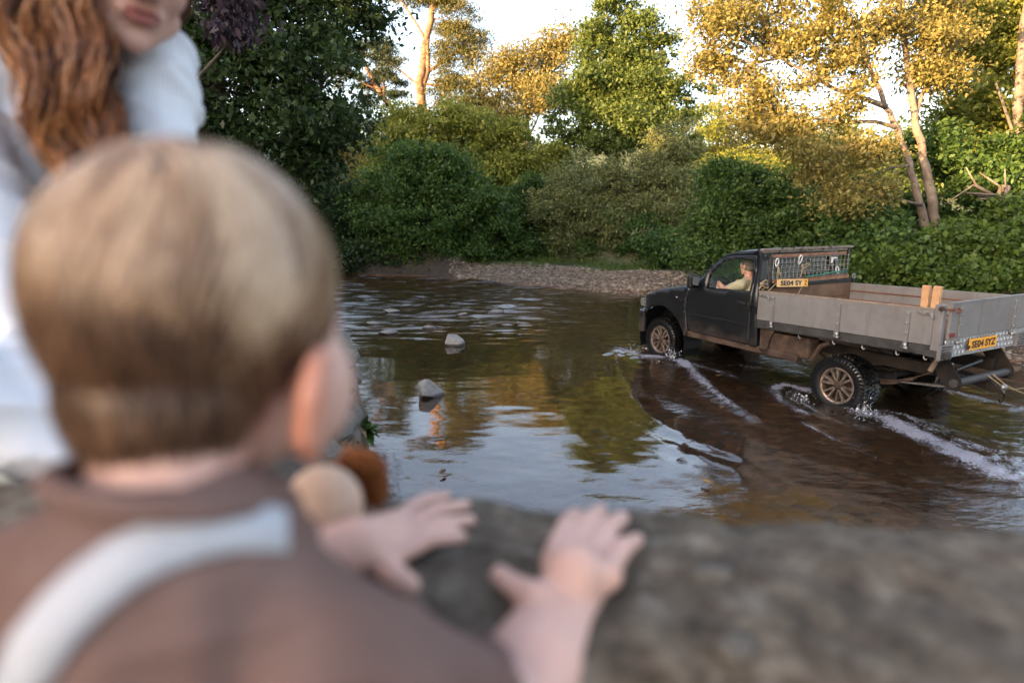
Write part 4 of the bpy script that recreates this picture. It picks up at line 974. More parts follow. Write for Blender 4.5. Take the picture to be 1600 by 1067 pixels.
# belt of trees closing the view behind everything
for (px, py, rx, rz, d, nn, lf, lab) in ((600, 300, 90, 40, 60, 7000, 'leaf_alder', 'far green wood tree low behind the dark round shrub'), (850, 280, 70, 60, 56, 9000, 'leaf_alder', 'far green tree closing the gap left of the tall alder'), (1120, 215, 80, 60, 54, 9000, 'leaf_olive', 'far olive tree between the alder and the golden tree'),
                                     (1290, 235, 90, 50, 50, 9000, 'leaf_olive', 'far tree low behind the golden tree crown'), (1480, 235, 110, 60, 46, 9000, 'leaf_alder', 'far tree filling the view behind the two pale trunks'), (1640, 180, 90, 100, 42, 8000, 'leaf_olive', 'far tree at the right edge behind the tall pale trunks')):
    b_ = foot(px, d)
    tree('far_tree', lab, 'tree', b_, [([b_, at(px, py + 20, d), at(px + 4, py - rz * .5, d)], .25, .08)], [(px, py, d, rx * .7, rz), (px - rx * .6, py + rz * .3, d, rx * .5, rz * .7), (px + rx * .6, py + rz * .3, d, rx * .5, rz * .7), (px, py + rz * .8, d, rx, rz * .6)], lf, .28, nn * 2, rc=.8, dens=2.2, group='far trees closing the view')
# shrubs along the far bank
bush('round_shrub', 'big dark green rounded shrub overhanging the far bank left of the gravel bar', 'shrub', 680, 25, [(645, 285, 24.5, 72, 50), (690, 270, 24.5, 60, 42), (600, 335, 24.5, 62, 46), (720, 330, 24, 78, 56), (655, 350, 23.6, 90, 46), (775, 370, 24, 58, 40), (690, 390, 23.4, 90, 28), (600, 380, 24, 60, 34), (815, 390, 24.2, 34, 24), (640, 250, 25, 40, 24), (560, 330, 25, 40, 36)], 'leaf_shrub', .14, 80000, rc=.34, dens=2.6)
bush('low_shrub', 'dark low shrub at the left end of the far bank beside the riffle', 'shrub', 545, 25, [(590, 402, 23.0, 44, 20), (550, 405, 23.2, 44, 22), (640, 408, 22.9, 40, 14), (545, 375, 24.8, 50, 40), (520, 320, 25, 50, 50), (500, 380, 25, 60, 40), (470, 330, 25, 60, 60)], 'leaf_oak', .15, 20000, rc=.34, dens=1.6)
bush('willow_shrub', 'grey green willow shrub spreading behind the gravel bar', 'shrub', 930, 25, [(925, 290, 25, 64, 50), (890, 345, 24.5, 52, 44), (985, 310, 24.5, 70, 56), (1045, 270, 24.5, 56, 52), (940, 360, 24, 80, 36), (1000, 350, 23.5, 70, 44), (1065, 330, 23.5, 56, 56), (1020, 385, 22.6, 56, 34), (950, 392, 23.6, 60, 18), (880, 385, 24.4, 40, 22), (1055, 225, 25, 40, 34), (1080, 385, 21.6, 50, 30), (860, 320, 25, 36, 40)], 'leaf_willow', .15, 90000, rc=.38, dens=2.6, asp=.32)
bush('hazel_shrub', 'dark green hazel shrub behind the pickup bonnet', 'shrub', 1180, 17.6, [(1165, 300, 17.6, 62, 52), (1225, 325, 17.4, 60, 56), (1140, 355, 17.2, 62, 44), (1200, 375, 16.8, 80, 40), (1270, 350, 16.6, 56, 48), (1120, 400, 17, 60, 32), (1180, 415, 16.4, 70, 24), (1290, 300, 17, 44, 44), (1130, 285, 17.8, 40, 36), (1250, 400, 16.2, 70, 36)], 'leaf_hazel', .115, 75000, rc=.30, dens=2.6)
bush('bank_bush', 'dark green bush low on the bank behind the crest of the gravel bar', 'bush', 860, 25, [(800, 345, 25.5, 44, 44), (845, 355, 25.5, 44, 40), (870, 385, 24.8, 44, 18), (835, 310, 26, 36, 36), (830, 385, 25, 30, 20)], 'leaf_hazel', .14, 22000, rc=.32, dens=2.2)
bush('bank_bush', 'dark leafy bush at the water where the gravel bar ends behind the bonnet', 'bush', 1010, 23, [(960, 385, 23.6, 60, 22), (1010, 385, 22.6, 60, 26), (1060, 395, 21, 50, 30), (920, 388, 24.2, 40, 18), (1000, 365, 23, 60, 30)], 'leaf_hazel', .13, 24000, rc=.30, dens=2.2)
# the golden tree with its two trunks
gb = foot(1466, 13.6)
T13 = [([gb, at(1462, 350, 13.4), at(1450, 285, 13.3), at(1440, 235, 13.3), at(1429, 175, 13.2), at(1417, 105, 13.2), at(1408, 20, 13.2), at(1402, -80, 13.2)], .118, .045),
       ([gb + Vector((-.18, .05, 0)), at(1448, 360, 13.3), at(1436, 310, 13.1), at(1420, 254, 13.0), at(1403, 206, 12.9), at(1384, 166, 12.8), at(1360, 110, 12.6), at(1335, 40, 12.6)], .10, .035),
       ([at(1384, 166, 12.8), at(1345, 152, 12.6), at(1307, 140, 12.5), at(1267, 118, 12.4), at(1220, 90, 12.4)], .06, .02), ([at(1403, 200, 12.9), at(1370, 190, 12.7), at(1310, 190, 12.5), at(1250, 182, 12.4), at(1200, 180, 12.4)], .045, .015),
       ([at(1420, 258, 13), at(1390, 262, 12.6), at(1340, 285, 12.4), at(1290, 290, 12.4)], .035, .012), ([at(1440, 320, 13), at(1400, 310, 12.7), at(1350, 318, 12.4)], .03, .01), ([at(1429, 185, 13.2), at(1450, 120, 13.3), at(1500, 60, 13.5)], .05, .02)]
tree('golden_tree', 'sunlit golden leaved tree with two slender pale trunks behind the pickup tray', 'tree', gb, T13,
     [(1130, 40, 12.8, 56, 44), (1190, 20, 12.8, 60, 40), (1160, 105, 12.6, 56, 36), (1230, 70, 12.6, 66, 46), (1300, 40, 12.6, 76, 50), (1210, 150, 12.5, 58, 40), (1285, 120, 12.4, 60, 40), (1350, 80, 12.6, 64, 48), (1175, 185, 12.5, 44, 24), (1250, 205, 12.3, 70, 36), (1325, 175, 12.3, 50, 30), (1310, 235, 12.2, 62, 32), (1265, 262, 12.3, 50, 24), (1370, 240, 12.3, 44, 30), (1400, 40, 12.9, 70, 50), (1460, 70, 13.2, 60, 44), (1430, 130, 13.4, 44, 36), (1120, 95, 12.8, 30, 26), (1250, -40, 13, 110, 60), (1390, -60, 13, 110, 60), (1150, -40, 13, 70, 50), (1330, 290, 12.2, 60, 22), (1490, 10, 13.4, 60, 50), (1370, 310, 12.3, 50, 20), (1310, -130, 13.4, 120, 60), (1430, -160, 13.6, 110, 80), (1330, -230, 13.8, 110, 80)],
     'leaf_gold', .080, 105000, 'bark_pale', rc=.30, dens=1.5, shell=.15, twig=.7)
rb = foot(1553, 16.5)
tree('ash_tree', 'tall tree with thick sunlit pale trunk at the upper right', 'tree', rb, [([rb, at(1556, 300, 16.5), at(1552, 200, 16.4), at(1550, 110, 16.4), at(1545, 20, 16.3), at(1538, -100, 16.3)], .23, .13), ([at(1552, 190, 16.4), at(1525, 120, 16.2), at(1500, 60, 16)], .07, .03), ([at(1550, 110, 16.4), at(1575, 50, 16), at(1600, 0, 16)], .07, .03)],
     [(1520, 40, 15.6, 60, 50), (1575, 95, 15.6, 50, 44), (1500, 130, 15.6, 44, 40), (1540, 170, 15.4, 40, 28), (1580, 10, 15.8, 60, 50), (1490, 190, 15.4, 40, 30), (1620, 60, 16, 60, 80), (1540, -60, 16, 110, 60), (1585, 190, 15.2, 40, 30), (1640, 160, 15.5, 60, 60)], 'leaf_olive', .12, 46000, 'bark_pale', rc=.32, dens=1.8, shell=.25)
rb = foot(1600, 14.6)
tree('alder_tree', 'pale trunk at the right edge with green leaves round it', 'tree', rb, [([rb, at(1594, 320, 14.6), at(1588, 220, 14.5), at(1590, 150, 14.5), at(1600, 40, 14.5), at(1612, -60, 14.5)], .17, .07), ([at(1588, 220, 14.5), at(1570, 170, 14.2), at(1556, 130, 14)], .04, .02)],
     [(1560, 240, 14, 40, 30), (1600, 260, 14, 44, 40), (1500, 255, 14, 46, 32), (1540, 290, 13.6, 44, 26), (1640, 200, 14.2, 60, 60), (1460, 225, 14, 24, 24), (1620, 320, 13.6, 50, 50)], 'leaf_hazel', .115, 24000, 'bark_pale', rc=.30, dens=1.8, shell=.3)
# undergrowth behind the tray
for (px, d, lobes, n, lab, sz) in (
    (1345, 12.6, [(1335, 355, 12.6, 44, 40), (1370, 390, 12.0, 50, 36), (1320, 400, 12.4, 44, 34), (1390, 345, 13, 40, 34), (1345, 425, 12, 54, 22)], 15000, 'leafy dark green bush directly behind the wire guard of the pickup', .105),
    (1430, 12.0, [(1420, 405, 11.6, 50, 34), (1470, 425, 11.2, 54, 26), (1440, 370, 12.2, 46, 32), (1400, 435, 11.8, 50, 20)], 13000, 'bright green bramble bush behind the middle of the tray', .10),
    (1510, 11.8, [(1510, 395, 11.6, 56, 36), (1540, 430, 11.0, 60, 28), (1495, 350, 12.4, 50, 30), (1480, 440, 11, 40, 18)], 13000, 'bright green bramble bush above the tailgate end of the tray', .10),
    (1590, 11.4, [(1585, 370, 11.6, 44, 44), (1610, 420, 11.0, 50, 40), (1575, 440, 10.8, 40, 20), (1640, 360, 11.6, 50, 60), (1580, 320, 12.4, 40, 30)], 12000, 'green bramble bush at the right edge above the tailgate', .10),
    (1420, 14.6, [(1400, 330, 14.8, 60, 34), (1470, 350, 14.6, 54, 34), (1530, 330, 14.6, 60, 36), (1340, 320, 15, 54, 36), (1590, 300, 14.6, 50, 36), (1440, 395, 14.2, 80, 30), (1540, 390, 14, 80, 34)], 24000, 'shaded hazel thicket round the feet of the two pale trunks', .115)):
    bush('bramble_bush' if d < 13 else 'hazel_thicket', lab, 'bush', px, d, lobes, 'leaf_bramble' if d < 12.3 else 'leaf_hazel', sz, int(n * .8), rc=.24, dens=1.15, asp=.7, shell=.2)
# sunlit broken stump and bare boughs at the right
b = MB(); c0 = at(1560, 345, 13.2); rr = random.Random(4)
b.tube([c0, c0.lerp(at(1566, 300, 13.1), .6), at(1570, 290, 13.1)], [.14, .13, .10], 9)
for k in range(6): b.tube([at(1566, 312, 13.1), at(1566 + rr.uniform(-60, 20), 300 + rr.uniform(-15, 25), 13), at(1560 + rr.uniform(-110, 40), 290 + rr.uniform(-40, 30), 12.9)], [.035, .025, .01], 6)
tag(b.obj('broken_stump', M['bark_pale'], None, True), 'sunlit broken stump with bare boughs right of the two pale trunks', 'stump')
# grass tufts on the gravel bar and ferns along the water's edge
r = np.random.default_rng(5); n = 5200
gxs = r.uniform(-2.5, 4.6, n); gys = r.uniform(19.5, 24.5, n); zz, ss, ggm, _ = ground_z(gxs, gys)
k = (ss < -1.5) & (vnoise(gxs, gys, .8, 77) > .50); gxs, gys, zz = gxs[k], gys[k], zz[k]; n = len(gxs)
a = r.uniform(0, 6.28, n); h = r.uniform(.08, .26, n); q = np.stack([np.cos(a), np.sin(a), 0 * a], 1); b0 = np.stack([gxs, gys, zz - .01], 1); lean = np.stack([r.normal(0, .3, n) * h, r.normal(0, .3, n) * h, h], 1)
V = np.stack([b0 - q * .008, b0 + lean * .6 - q * .012, b0 + lean, b0 + q * .008], 1).reshape(-1, 3)
obj('grass', new_mesh('grass', V, np.arange(n * 4, dtype=np.int32).reshape(-1, 4)), M['leaf_bramble'], kind='stuff')
# overhead wire
b = MB(); b.tube([at(380, 250, 44), at(514, 229, 42), at(589, 221, 41), at(700, 196, 39), at(790, 168, 37.5), at(880, 139, 36), at(1000, 94, 34), at(1120, 44, 32)], .013, 6)
tag(b.obj('overhead_wire', pm('wire_grey', (.12, .12, .12), .6), None, True), 'thin grey overhead wire crossing in front of the far trees', 'wire')

# ------------------------------------------------------------------ stones
def rock_mesh(name, seed, planes=14, sub=3, rough=.03, lo=.55):
    bm = bmesh.new(); bmesh.ops.create_icosphere(bm, subdivisions=sub, radius=1); r = random.Random(seed)
    ps = [(Vector((r.gauss(0, 1), r.gauss(0, 1), r.gauss(0, 1))).normalized(), r.uniform(lo, .9)) for _ in range(planes)]
    for v in bm.verts:
        for nv, d in ps:
            k = v.co.dot(nv) - d
            if k > 0: v.co -= nv * k * .92
        v.co *= 1 + rough * (r.random() - .5)
    me = bpy.data.meshes.new(name); bm.to_mesh(me); bm.free(); me.polygons.foreach_set('use_smooth', [True] * len(me.polygons)); me.set_sharp_from_angle(angle=RAD(32)); return me
sm = NM('river_stone'); zz_ = sm.new('SeparateXYZ'); gg_ = sm.new('NewGeometry'); sm.link(gg_.outputs['Position'], zz_.inputs[0])
dryc = sm.ramp(sm.noise(3.5, 6, .7), [(.3, (.15, .135, .12)), (.7, (.30, .275, .245))])
wl2 = sm.math('MULTIPLY', sm.math('SUBTRACT', .045, zz_.outputs[2]), 40, True)
sm.set(sm.mix(wl2, dryc, (.045, .035, .028)), sm.math('SUBTRACT', .8, sm.math('MULTIPLY', wl2, .5))); sm.bump(sm.noise(14, 6, .7), .4, .03); M['stone'] = sm.m
p = on_z(668, 622); o = obj('boulder', rock_mesh('boulder', 12, 10, 3, .02, .5), M['stone']); o.location = (p.x, p.y + .12, .045); o.scale = (.20, .17, .16); o.rotation_euler = (.1, .05, .5)
tag(o, 'grey flat topped boulder standing in the calm pool', 'boulder')
p = on_z(710, 539); o = obj('boulder', None or rock_mesh('boulder', 5, 9, 3, .02, .45), M['stone']); o.location = (p.x + .02, p.y + .12, .02); o.scale = (.26, .19, .17); o.rotation_euler = (.0, .34, .1)
tag(o, 'pale wedge shaped rock farther out with its point towards the right', 'boulder')
lowrock = [rock_mesh('shoal_stone', 40 + k, 9, 2, .03) for k in range(4)]; rr = random.Random(9)
sh = [(606, 520, 34, 'flat pale stone, widest of the shoal nearest the child'), (585, 506, 26, 'flat pale stone breaking the riffle behind the widest shoal stone'), (672, 512, 26, 'flat dark edged stone left of the wedge shaped rock'), (612, 487, 34, 'long low stone in the upper riffle'),
      (634, 478, 22, 'rust brown stone in the upper riffle'), (722, 492, 22, 'low stone out in midstream above the wedge shaped rock'), (775, 488, 30, 'dark low stone midstream near the gravel bar'), (812, 524, 10, 'tiny dark stone alone in midstream'), (570, 465, 26, 'stone at the far left of the riffle')]
for i, (px, py, wpx, lab) in enumerate(sh):
    p = on_z(px, py); d = p.y * CP + CAM_H * SP; o = obj('shoal_stone', lowrock[i % 4], M['stone']); s = wpx / 2000 * d
    o.location = (p.x, p.y, .012); o.scale = (s, s * .8, s * .20 + .012); o.rotation_euler = (rr.uniform(-.1, .1), rr.uniform(-.1, .1), rr.uniform(0, 6)); tag(o, lab, 'stone', 'flat stones breaking the riffle')
# gravel on the bar and the ramp: thousands of cobbles as one mass
r = np.random.default_rng(3); n = 26000
X1 = np.concatenate([r.uniform(-8, 5.2, n), r.uniform(6.2, 9.5, 2600)]); Y1 = np.concatenate([r.uniform(17.0, 24.5, n), r.uniform(6.5, 10.5, 2600)])
Z1, S1, G1, R1 = ground_z(X1, Y1); k = (S1 < .35) & (((G1 > .25) & (S1 > -2.3)) | (R1 > .2)); X1, Y1, Z1 = X1[k], Y1[k], Z1[k]; n = len(X1)
ico = np.array([(0, 0, -1), (.72, -.53, -.45), (-.28, -.85, -.45), (-.89, 0, -.45), (-.28, .85, -.45), (.72, .53, -.45), (.28, -.85, .45), (-.72, -.53, .45), (-.72, .53, .45), (.28, .85, .45), (.89, 0, .45), (0, 0, 1)])
icf = np.array([(0, 1, 2), (1, 0, 5), (0, 2, 3), (0, 3, 4), (0, 4, 5), (1, 5, 10), (2, 1, 6), (3, 2, 7), (4, 3, 8), (5, 4, 9), (1, 10, 6), (2, 6, 7), (3, 7, 8), (4, 8, 9), (5, 9, 10), (6, 10, 11), (7, 6, 11), (8, 7, 11), (9, 8, 11), (10, 9, 11)])[:, ::-1]
sz = r.lognormal(-3.45, .42, (n, 1, 1)) * r.uniform(.7, 1.3, (n, 1, 3)) * np.array([1, 1, .6]); V = ico[None] * sz * r.uniform(.8, 1.2, (n, 12, 1)); an = r.uniform(0, 6.28, n); ca, sa = np.cos(an)[:, None], np.sin(an)[:, None]
V = np.stack([V[..., 0] * ca - V[..., 1] * sa, V[..., 0] * sa + V[..., 1] * ca, V[..., 2]], -1) + np.stack([X1, Y1, Z1], -1)[:, None, :]
cm = NM('cobbles'); ge = cm.new('NewGeometry'); cc_ = cm.ramp(ge.outputs['Random Per Island'], [(.0, (.09, .065, .042)), (.35, (.17, .125, .085)), (.7, (.23, .175, .12)), (.9, (.30, .25, .19)), (1, (.14, .105, .07))]); cm.set(cc_, .8)
obj('gravel', new_mesh('gravel', V.reshape(-1, 3), (icf[None] + (np.arange(n) * 12)[:, None, None]).reshape(-1, 3)), cm.m, kind='stuff')
# fallen leaves floating on the pool
for (px, py, lab) in ((1103, 757, 'yellow fallen leaf floating on the pool close to the wall'), (692, 742, 'small dark leaf floating in the middle of the pool'), (1123, 590, 'long brown leaf floating beside the wake'), (1128, 640, 'orange brown leaf floating between the wakes')):
    p = on_z(px, py); b = MB(); a = rr.uniform(0, 3)
    b.add([(-.05, 0, .004), (-.02, -.022, .010), (.03, -.018, .012), (.055, 0, .005), (.03, .02, .014), (-.02, .022, .012), (.0, 0, .003)], [(0, 1, 6), (1, 2, 6), (2, 3, 6), (3, 4, 6), (4, 5, 6), (5, 0, 6)])
    o = b.obj('fallen_leaf', pm('fallen_leaf', (.30, .17, .04) if px in (1103,) else (.12, .06, .025), .7, 0, .2), None); o.location = (p.x, p.y, .028); o.rotation_euler = (.0, .0, a); tag(o, lab, 'leaf', 'fallen leaves on the water')

# ------------------------------------------------------------------ spray thrown up by the wheels
r = np.random.default_rng(17); Vs = []; 
def spray(cx, cy, cz, sx, sy, sz_, n, size):
    L = np.stack([cx + r.normal(0, sx, n), cy + r.normal(0, sy, n), cz + np.abs(r.normal(0, sz_, n))], -1)
    Wd = np.array(TR0)[None] + L[:, :1] * np.array(TFW)[None] + L[:, 1:2] * np.array(TLEFT)[None] + np.array([0, 0, 1])[None] * L[:, 2:]
    s = r.lognormal(0, .5, (n, 1, 1)) * size; Vs.append(ico[None] * s * np.array([1, 1, 1.5]) + Wd[:, None, :])
spray(-.34, -.02, .02, .06, .06, .07, 117, 0.0029); spray(2.66, .0, .02, .06, .06, .07, 99, 0.0031); spray(.40, .10, .0, .12, .14, .02, 135, 0.0027)
spray(3.42, .12, .0, .15, .20, .025, 189, 0.0031); spray(-.42, .02, .0, .12, .08, .012, 160, .0028); spray(2.4, .1, .0, .22, .10, .008, 140, .0028); spray(-.9, -.1, .0, .2, .1, .006, 60, .0026); spray(1.2, -.5, .0, .6, .3, .005, 40, .0026)
V = np.concatenate(Vs); n = len(V)
wm = NM('spray'); wm.set((.78, .80, .84), .25, 0, .6); 
try: wm.b.inputs['Transmission Weight'].default_value = .35
except Exception: pass
obj('spray', new_mesh('spray', V.reshape(-1, 3), (icf[None] + (np.arange(n) * 12)[:, None, None]).reshape(-1, 3), True), wm.m, kind='stuff')
# streams of water running off the tyres
b = MB(); rr = random.Random(12)
for (x0, y0, nn) in ((-.30, -.03, 7), (2.70, -.0, 6)):
    for k in range(nn):
        a = rr.uniform(-.75, .35); x = x0 - .02 + .05 * rr.random(); y = y0 - rr.random() * .20; z1 = .05 + .26 * rr.random(); P = []
        for i in range(6):
            t = i / 5; P.append(TR0 + TFW * (x - .05 * t * t + .012 * rr.uniform(-1, 1)) + TLEFT * (y + .05 * t + .008 * rr.uniform(-1, 1)) + Vector((0, 0, z1 * (1 - t) - .01)))
        b.tube(P, [.001, .0025, .003, .004, .005, .009], 5)
ws = NM('running_water'); ws.set((.55, .56, .60), .15, 0, .6); ws.b.inputs['Transmission Weight'].default_value = .75
obj('splash', b.mesh('splash', True), ws.m, kind='stuff')
# ------------------------------------------------------------------ lane by the river, parapet and bank wall
b = MB(); b.box2((-1.2, -4.5, 1.05), (11, .33, 1.34)); b.obj('pavement', pm('lane_surface', (.10, .095, .085), .9, 0, .25, 5, .3, 60, .004), None, bevel=.01, kind='structure')
ws_ = NM('parapet_stone')
l1 = ws_.ramp(ws_.noise(26, 8, .75), [(.36, (.028, .020, .012)), (.46, (.085, .062, .040)), (.56, (.155, .122, .086)), (.68, (.31, .27, .22))])
l2 = ws_.ramp(ws_.noise(34, 5, .7, dist=.5), [(.56, (0, 0, 0)), (.70, (1, 1, 1))]); l3 = ws_.ramp(ws_.noise(7, 4, .6), [(.52, (0, 0, 0)), (.68, (1, 1, 1))])
cA = ws_.mix(ws_.math('MULTIPLY', l2, .55), l1, (.055, .045, .032)); cB = ws_.mix(ws_.math('MULTIPLY', l3, .4), cA, (.16, .145, .125))
ws_.set(cB, .88); ws_.bump(ws_.noise(42, 8, .75), .9, .012); M['wall'] = ws_.m
M['wall_pale'] = pm('pale_lichen_stone', (.070, .060, .047), .9, 0, .2, 22, .5, 60, .006, col2=(.185, .168, .142))
PAR = thing('parapet_wall', 'rough brown stone parapet with lichen patches along the bottom of the picture', 'wall', (0, .44, 1.34))
ZT = 1.930
def cope(x0, x1, seed):
    nx = int((x1 - x0) / .008); ns = 44; V = []
    for i in range(nx + 1):
        x = x0 + (x1 - x0) * i / nx; yf = .604 - .097 * (x + .14); w_ = .262
        for j in range(ns + 1):
            t = -.28 + 1.56 * j / ns
            if t < 0: y, z = yf - .0, ZT - .022 + t * .45
            elif t > 1: y, z = yf - w_, ZT - .022 - (t - 1) * .45
            else: y, z = yf - w_ * t, ZT - .022 + .022 * (1 - abs(2 * t - 1) ** 6)
            V.append((x, y, z))
    V = np.array(V); n1 = vnoise(V[:, 0], V[:, 1] * 1.0 + V[:, 2], .045, 81) - .5; n2 = vnoise(V[:, 0], V[:, 1] + V[:, 2], .016, 82) - .5; n3 = vnoise(V[:, 0], V[:, 1], .16, 83) - .5
    hgt = .010 * n1 + .005 * n2 + .012 * n3; V[:, 2] += hgt; V[:, 1] += .008 * (vnoise(V[:, 0], V[:, 2], .03, 84) - .5)
    V -= np.array([0, .44, 1.34])
    i = np.arange(nx)[:, None] * (ns + 1) + np.arange(ns)[None]; F = np.stack([i, i + 1, i + ns + 2, i + ns + 1], -1).reshape(-1, 4)
    return obj('coping_stone', new_mesh('coping_stone', V, F[:, ::-1], True), M['wall'], PAR)
cope(-.62, 1.30, 1); cope(1.304, 2.1, 2)
rr = random.Random(21); stone_m = [rock_mesh('wall_stone', 60 + k, 10, 2, .03, .6) for k in range(5)]; stone_p = [rock_mesh('pale_wall_stone', 70 + k, 10, 2, .03, .6) for k in range(5)]
for row in range(8):
    x = -.62 + .12 * (row % 2)
    while x < 1.9:
        L = rr.uniform(.22, .40); z = .20 + row * .215
        o = obj('stone', stone_m[rr.randrange(5)], M['wall'], PAR); o.location = (x + L / 2, .015 - .097 * (x + .14) + .015, z - 1.34); o.scale = (L * .56, .145, .125); o.rotation_euler = (0, rr.uniform(-.04, .04), -.097)
        x += L
for (px, py, d, sx, sy, rz) in ((690, 862, .545, .030, .014, .55), (1118, 888, .52, .020, .012, .1), (1150, 1000, .43, .016, .013, .8)):
    v = (py - 533) / 1000; q = at(px, py, (CAM_H - ZT - .002) / (SP + v * CP)); o = obj('stone', stone_p[1], M['wall_pale'], PAR); o.location = q - Vector((0, .44, 1.34)) - Vector((0, 0, .004)); o.scale = (sx, sy, .009); o.rotation_euler = (0, 0, rz)
BW = thing('bank_wall', 'lichened rubble stone wall holding the left bank, seen past the child cheek', 'wall', (-.62, 2.6, 0))
A0, A1 = Vector((-.27, .62, 0)), Vector((-1.13, 4.50, 0)); dv = (A1 - A0); Ln = dv.length; dv.normalize(); ang = math.atan2(dv.y, dv.x)
for row in range(9):
    s = .02 + .15 * (row % 2)
    while s < Ln:
        L = rr.uniform(.26, .5); z = -.22 + row * .178 + rr.uniform(-.02, .02); sp = min(s + L / 2, Ln - .05)
        p = A0 + dv * sp; pale = row >= 7 or rr.random() < .3; o = obj('stone', (stone_p if pale else stone_m)[rr.randrange(5)], M['wall_pale'] if pale else M['wall'], BW)
        o.location = p + Vector((-.13 + rr.uniform(-.015, .015), 0, z)) - Vector((-.62, 2.6, 0)); o.scale = (L * .56, .19, .105); o.rotation_euler = (rr.uniform(-.06, .06), rr.uniform(-.06, .06), ang); s += L
    for k in range(3):
        o = obj('stone', (stone_p if row > 5 else stone_m)[rr.randrange(5)], M['wall_pale'] if row > 5 else M['wall'], BW); o.location = A1 + Vector((-.22 - .42 * k, .02 + .05 * k, -.22 + row * .178)) - Vector((-.62, 2.6, 0)); o.scale = (.25, .19, .105); o.rotation_euler = (0, 0, rr.uniform(-.1, .1))
o = obj('stone', stone_p[2], M['wall_pale'], BW); o.location = A1 + Vector((-.14, -.10, 1.26)) - Vector((-.62, 2.6, 0)); o.scale = (.20, .30, .13)
fp_ = at(570, 672, 4.3)
ft = thing('fern', 'small bright green plant growing from the bank wall above the water', 'plant', fp_); V = []; F = []
for k in range(46):
    a = rr.uniform(-1.0, 2.2); e = rr.uniform(-.2, 1.1); d = Vector((math.cos(a) * math.cos(e), math.sin(a) * math.cos(e) - .2, math.sin(e))); s = d.cross(Vector((0, 0, 1))).normalized(); L = rr.uniform(.05, .13); b0 = d * rr.uniform(0, .05); i = len(V)
    V += [b0, b0 + d * L * .5 + s * L * .22, b0 + d * L + Vector((0, 0, -.02)), b0 + d * L * .5 - s * L * .22]; F.append((i, i + 1, i + 2, i + 3))
obj('foliage', new_mesh('foliage', V, F), M['leaf_shrub'], ft)

# ------------------------------------------------------------------ people in front
def skin_mat(name, c1, c2, sub=.12):
    m = NM(name); m.set(m.ramp(m.noise(14, 4, .6), [(.3, c1), (.7, c2)]), .5, 0, .35); m.b.inputs['Subsurface Weight'].default_value = sub; m.b.inputs['Subsurface Radius'].default_value = (.012, .005, .003); m.bump(m.noise(220, 3), .12, .001); return m.m
M['skin_child'] = skin_mat('child_skin', (.56, .335, .265), (.62, .38, .31))
M['ear'] = skin_mat('child_ear', (.60, .25, .16), (.65, .31, .22), .25)
M['skin_woman'] = skin_mat('woman_skin', (.50, .29, .23), (.57, .34, .27))
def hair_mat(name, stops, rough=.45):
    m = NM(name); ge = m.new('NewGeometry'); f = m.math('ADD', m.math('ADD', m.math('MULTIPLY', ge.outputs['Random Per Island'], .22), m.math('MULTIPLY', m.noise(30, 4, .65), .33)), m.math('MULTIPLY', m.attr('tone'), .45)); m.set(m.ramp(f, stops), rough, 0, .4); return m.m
M['hair_child'] = hair_mat('sandy_hair', [(.19, (.038, .018, .010)), (.33, (.115, .056, .029)), (.47, (.29, .165, .090)), (.72, (.56, .39, .255))], .38)  # darkest stop lowered so the nape carries painted shade
M['hair_woman'] = hair_mat('ginger_hair', [(.26, (.060, .021, .009)), (.48, (.23, .082, .027)), (.74, (.56, .26, .095))])
M['fur'] = hair_mat('toy_fur', [(.2, (.25, .085, .025)), (.6, (.42, .165, .05)), (.9, (.56, .29, .11))], .7)
M['tee'] = pm('mauve_brown_cotton', (.132, .076, .062), .9, 0, .12, 12, .25, 300, .001, col2=(.17, .104, .088))
M['strap'] = pm('off_white_strap', (.42, .43, .46), .85, 0, .06, 30, .3, 260, .001)
M['plush'] = pm('cream_plush', (.50, .345, .255), .95, 0, .12, 40, .5, 200, .003)
km = NM('ribbed_knit'); kw = km.new('TexWave', wave_type='BANDS', bands_direction='X'); kw.inputs['Scale'].default_value = 75; kw.inputs['Distortion'].default_value = 1.2; kw.inputs['Detail'].default_value = 1; kw.inputs['Detail Scale'].default_value = .6; km.link(km.coord(), kw.inputs['Vector'])
km.set(km.ramp(km.noise(9, 4), [(.3, (.63, .64, .68)), (.7, (.70, .71, .74))]), .9, 0, .2); km.bump(kw.outputs['Fac'], .22, .003); M['knit'] = km.m
M['trouser'] = pm('pale_sage_trousers', (.44, .46, .42), .9, 0, .08, 10, .2, 120, .002)
M['lips'] = pm('lips', (.27, .085, .07), .45, 0, .1, 40)
M['eye'] = pm('eye_white', (.7, .68, .66), .2, 0, .04, 30); M['iris'] = pm('iris', (.05, .09, .12), .15, 0, .3, 90)

def hair_ribbons(paths, width, normals=None):
    """thin ribbons along polylines: paths (n, s, 3), faced along normals (n, s, 3)"""
    P = np.asarray(paths); n, s, _ = P.shape; T = np.gradient(P, axis=1); N = np.asarray(normals); S = np.cross(T, N); S /= np.linalg.norm(S, axis=2, keepdims=True) + 1e-9
    tap = np.linspace(1, .35, s)[None, :, None]; V = np.stack([P - S * width * tap, P + S * width * tap], 2).reshape(-1, 3)
    i = (np.arange(n)[:, None] * s + np.arange(s - 1)[None]) * 2; F = np.stack([i, i + 1, i + 3, i + 2], -1).reshape(-1, 4); return V, F

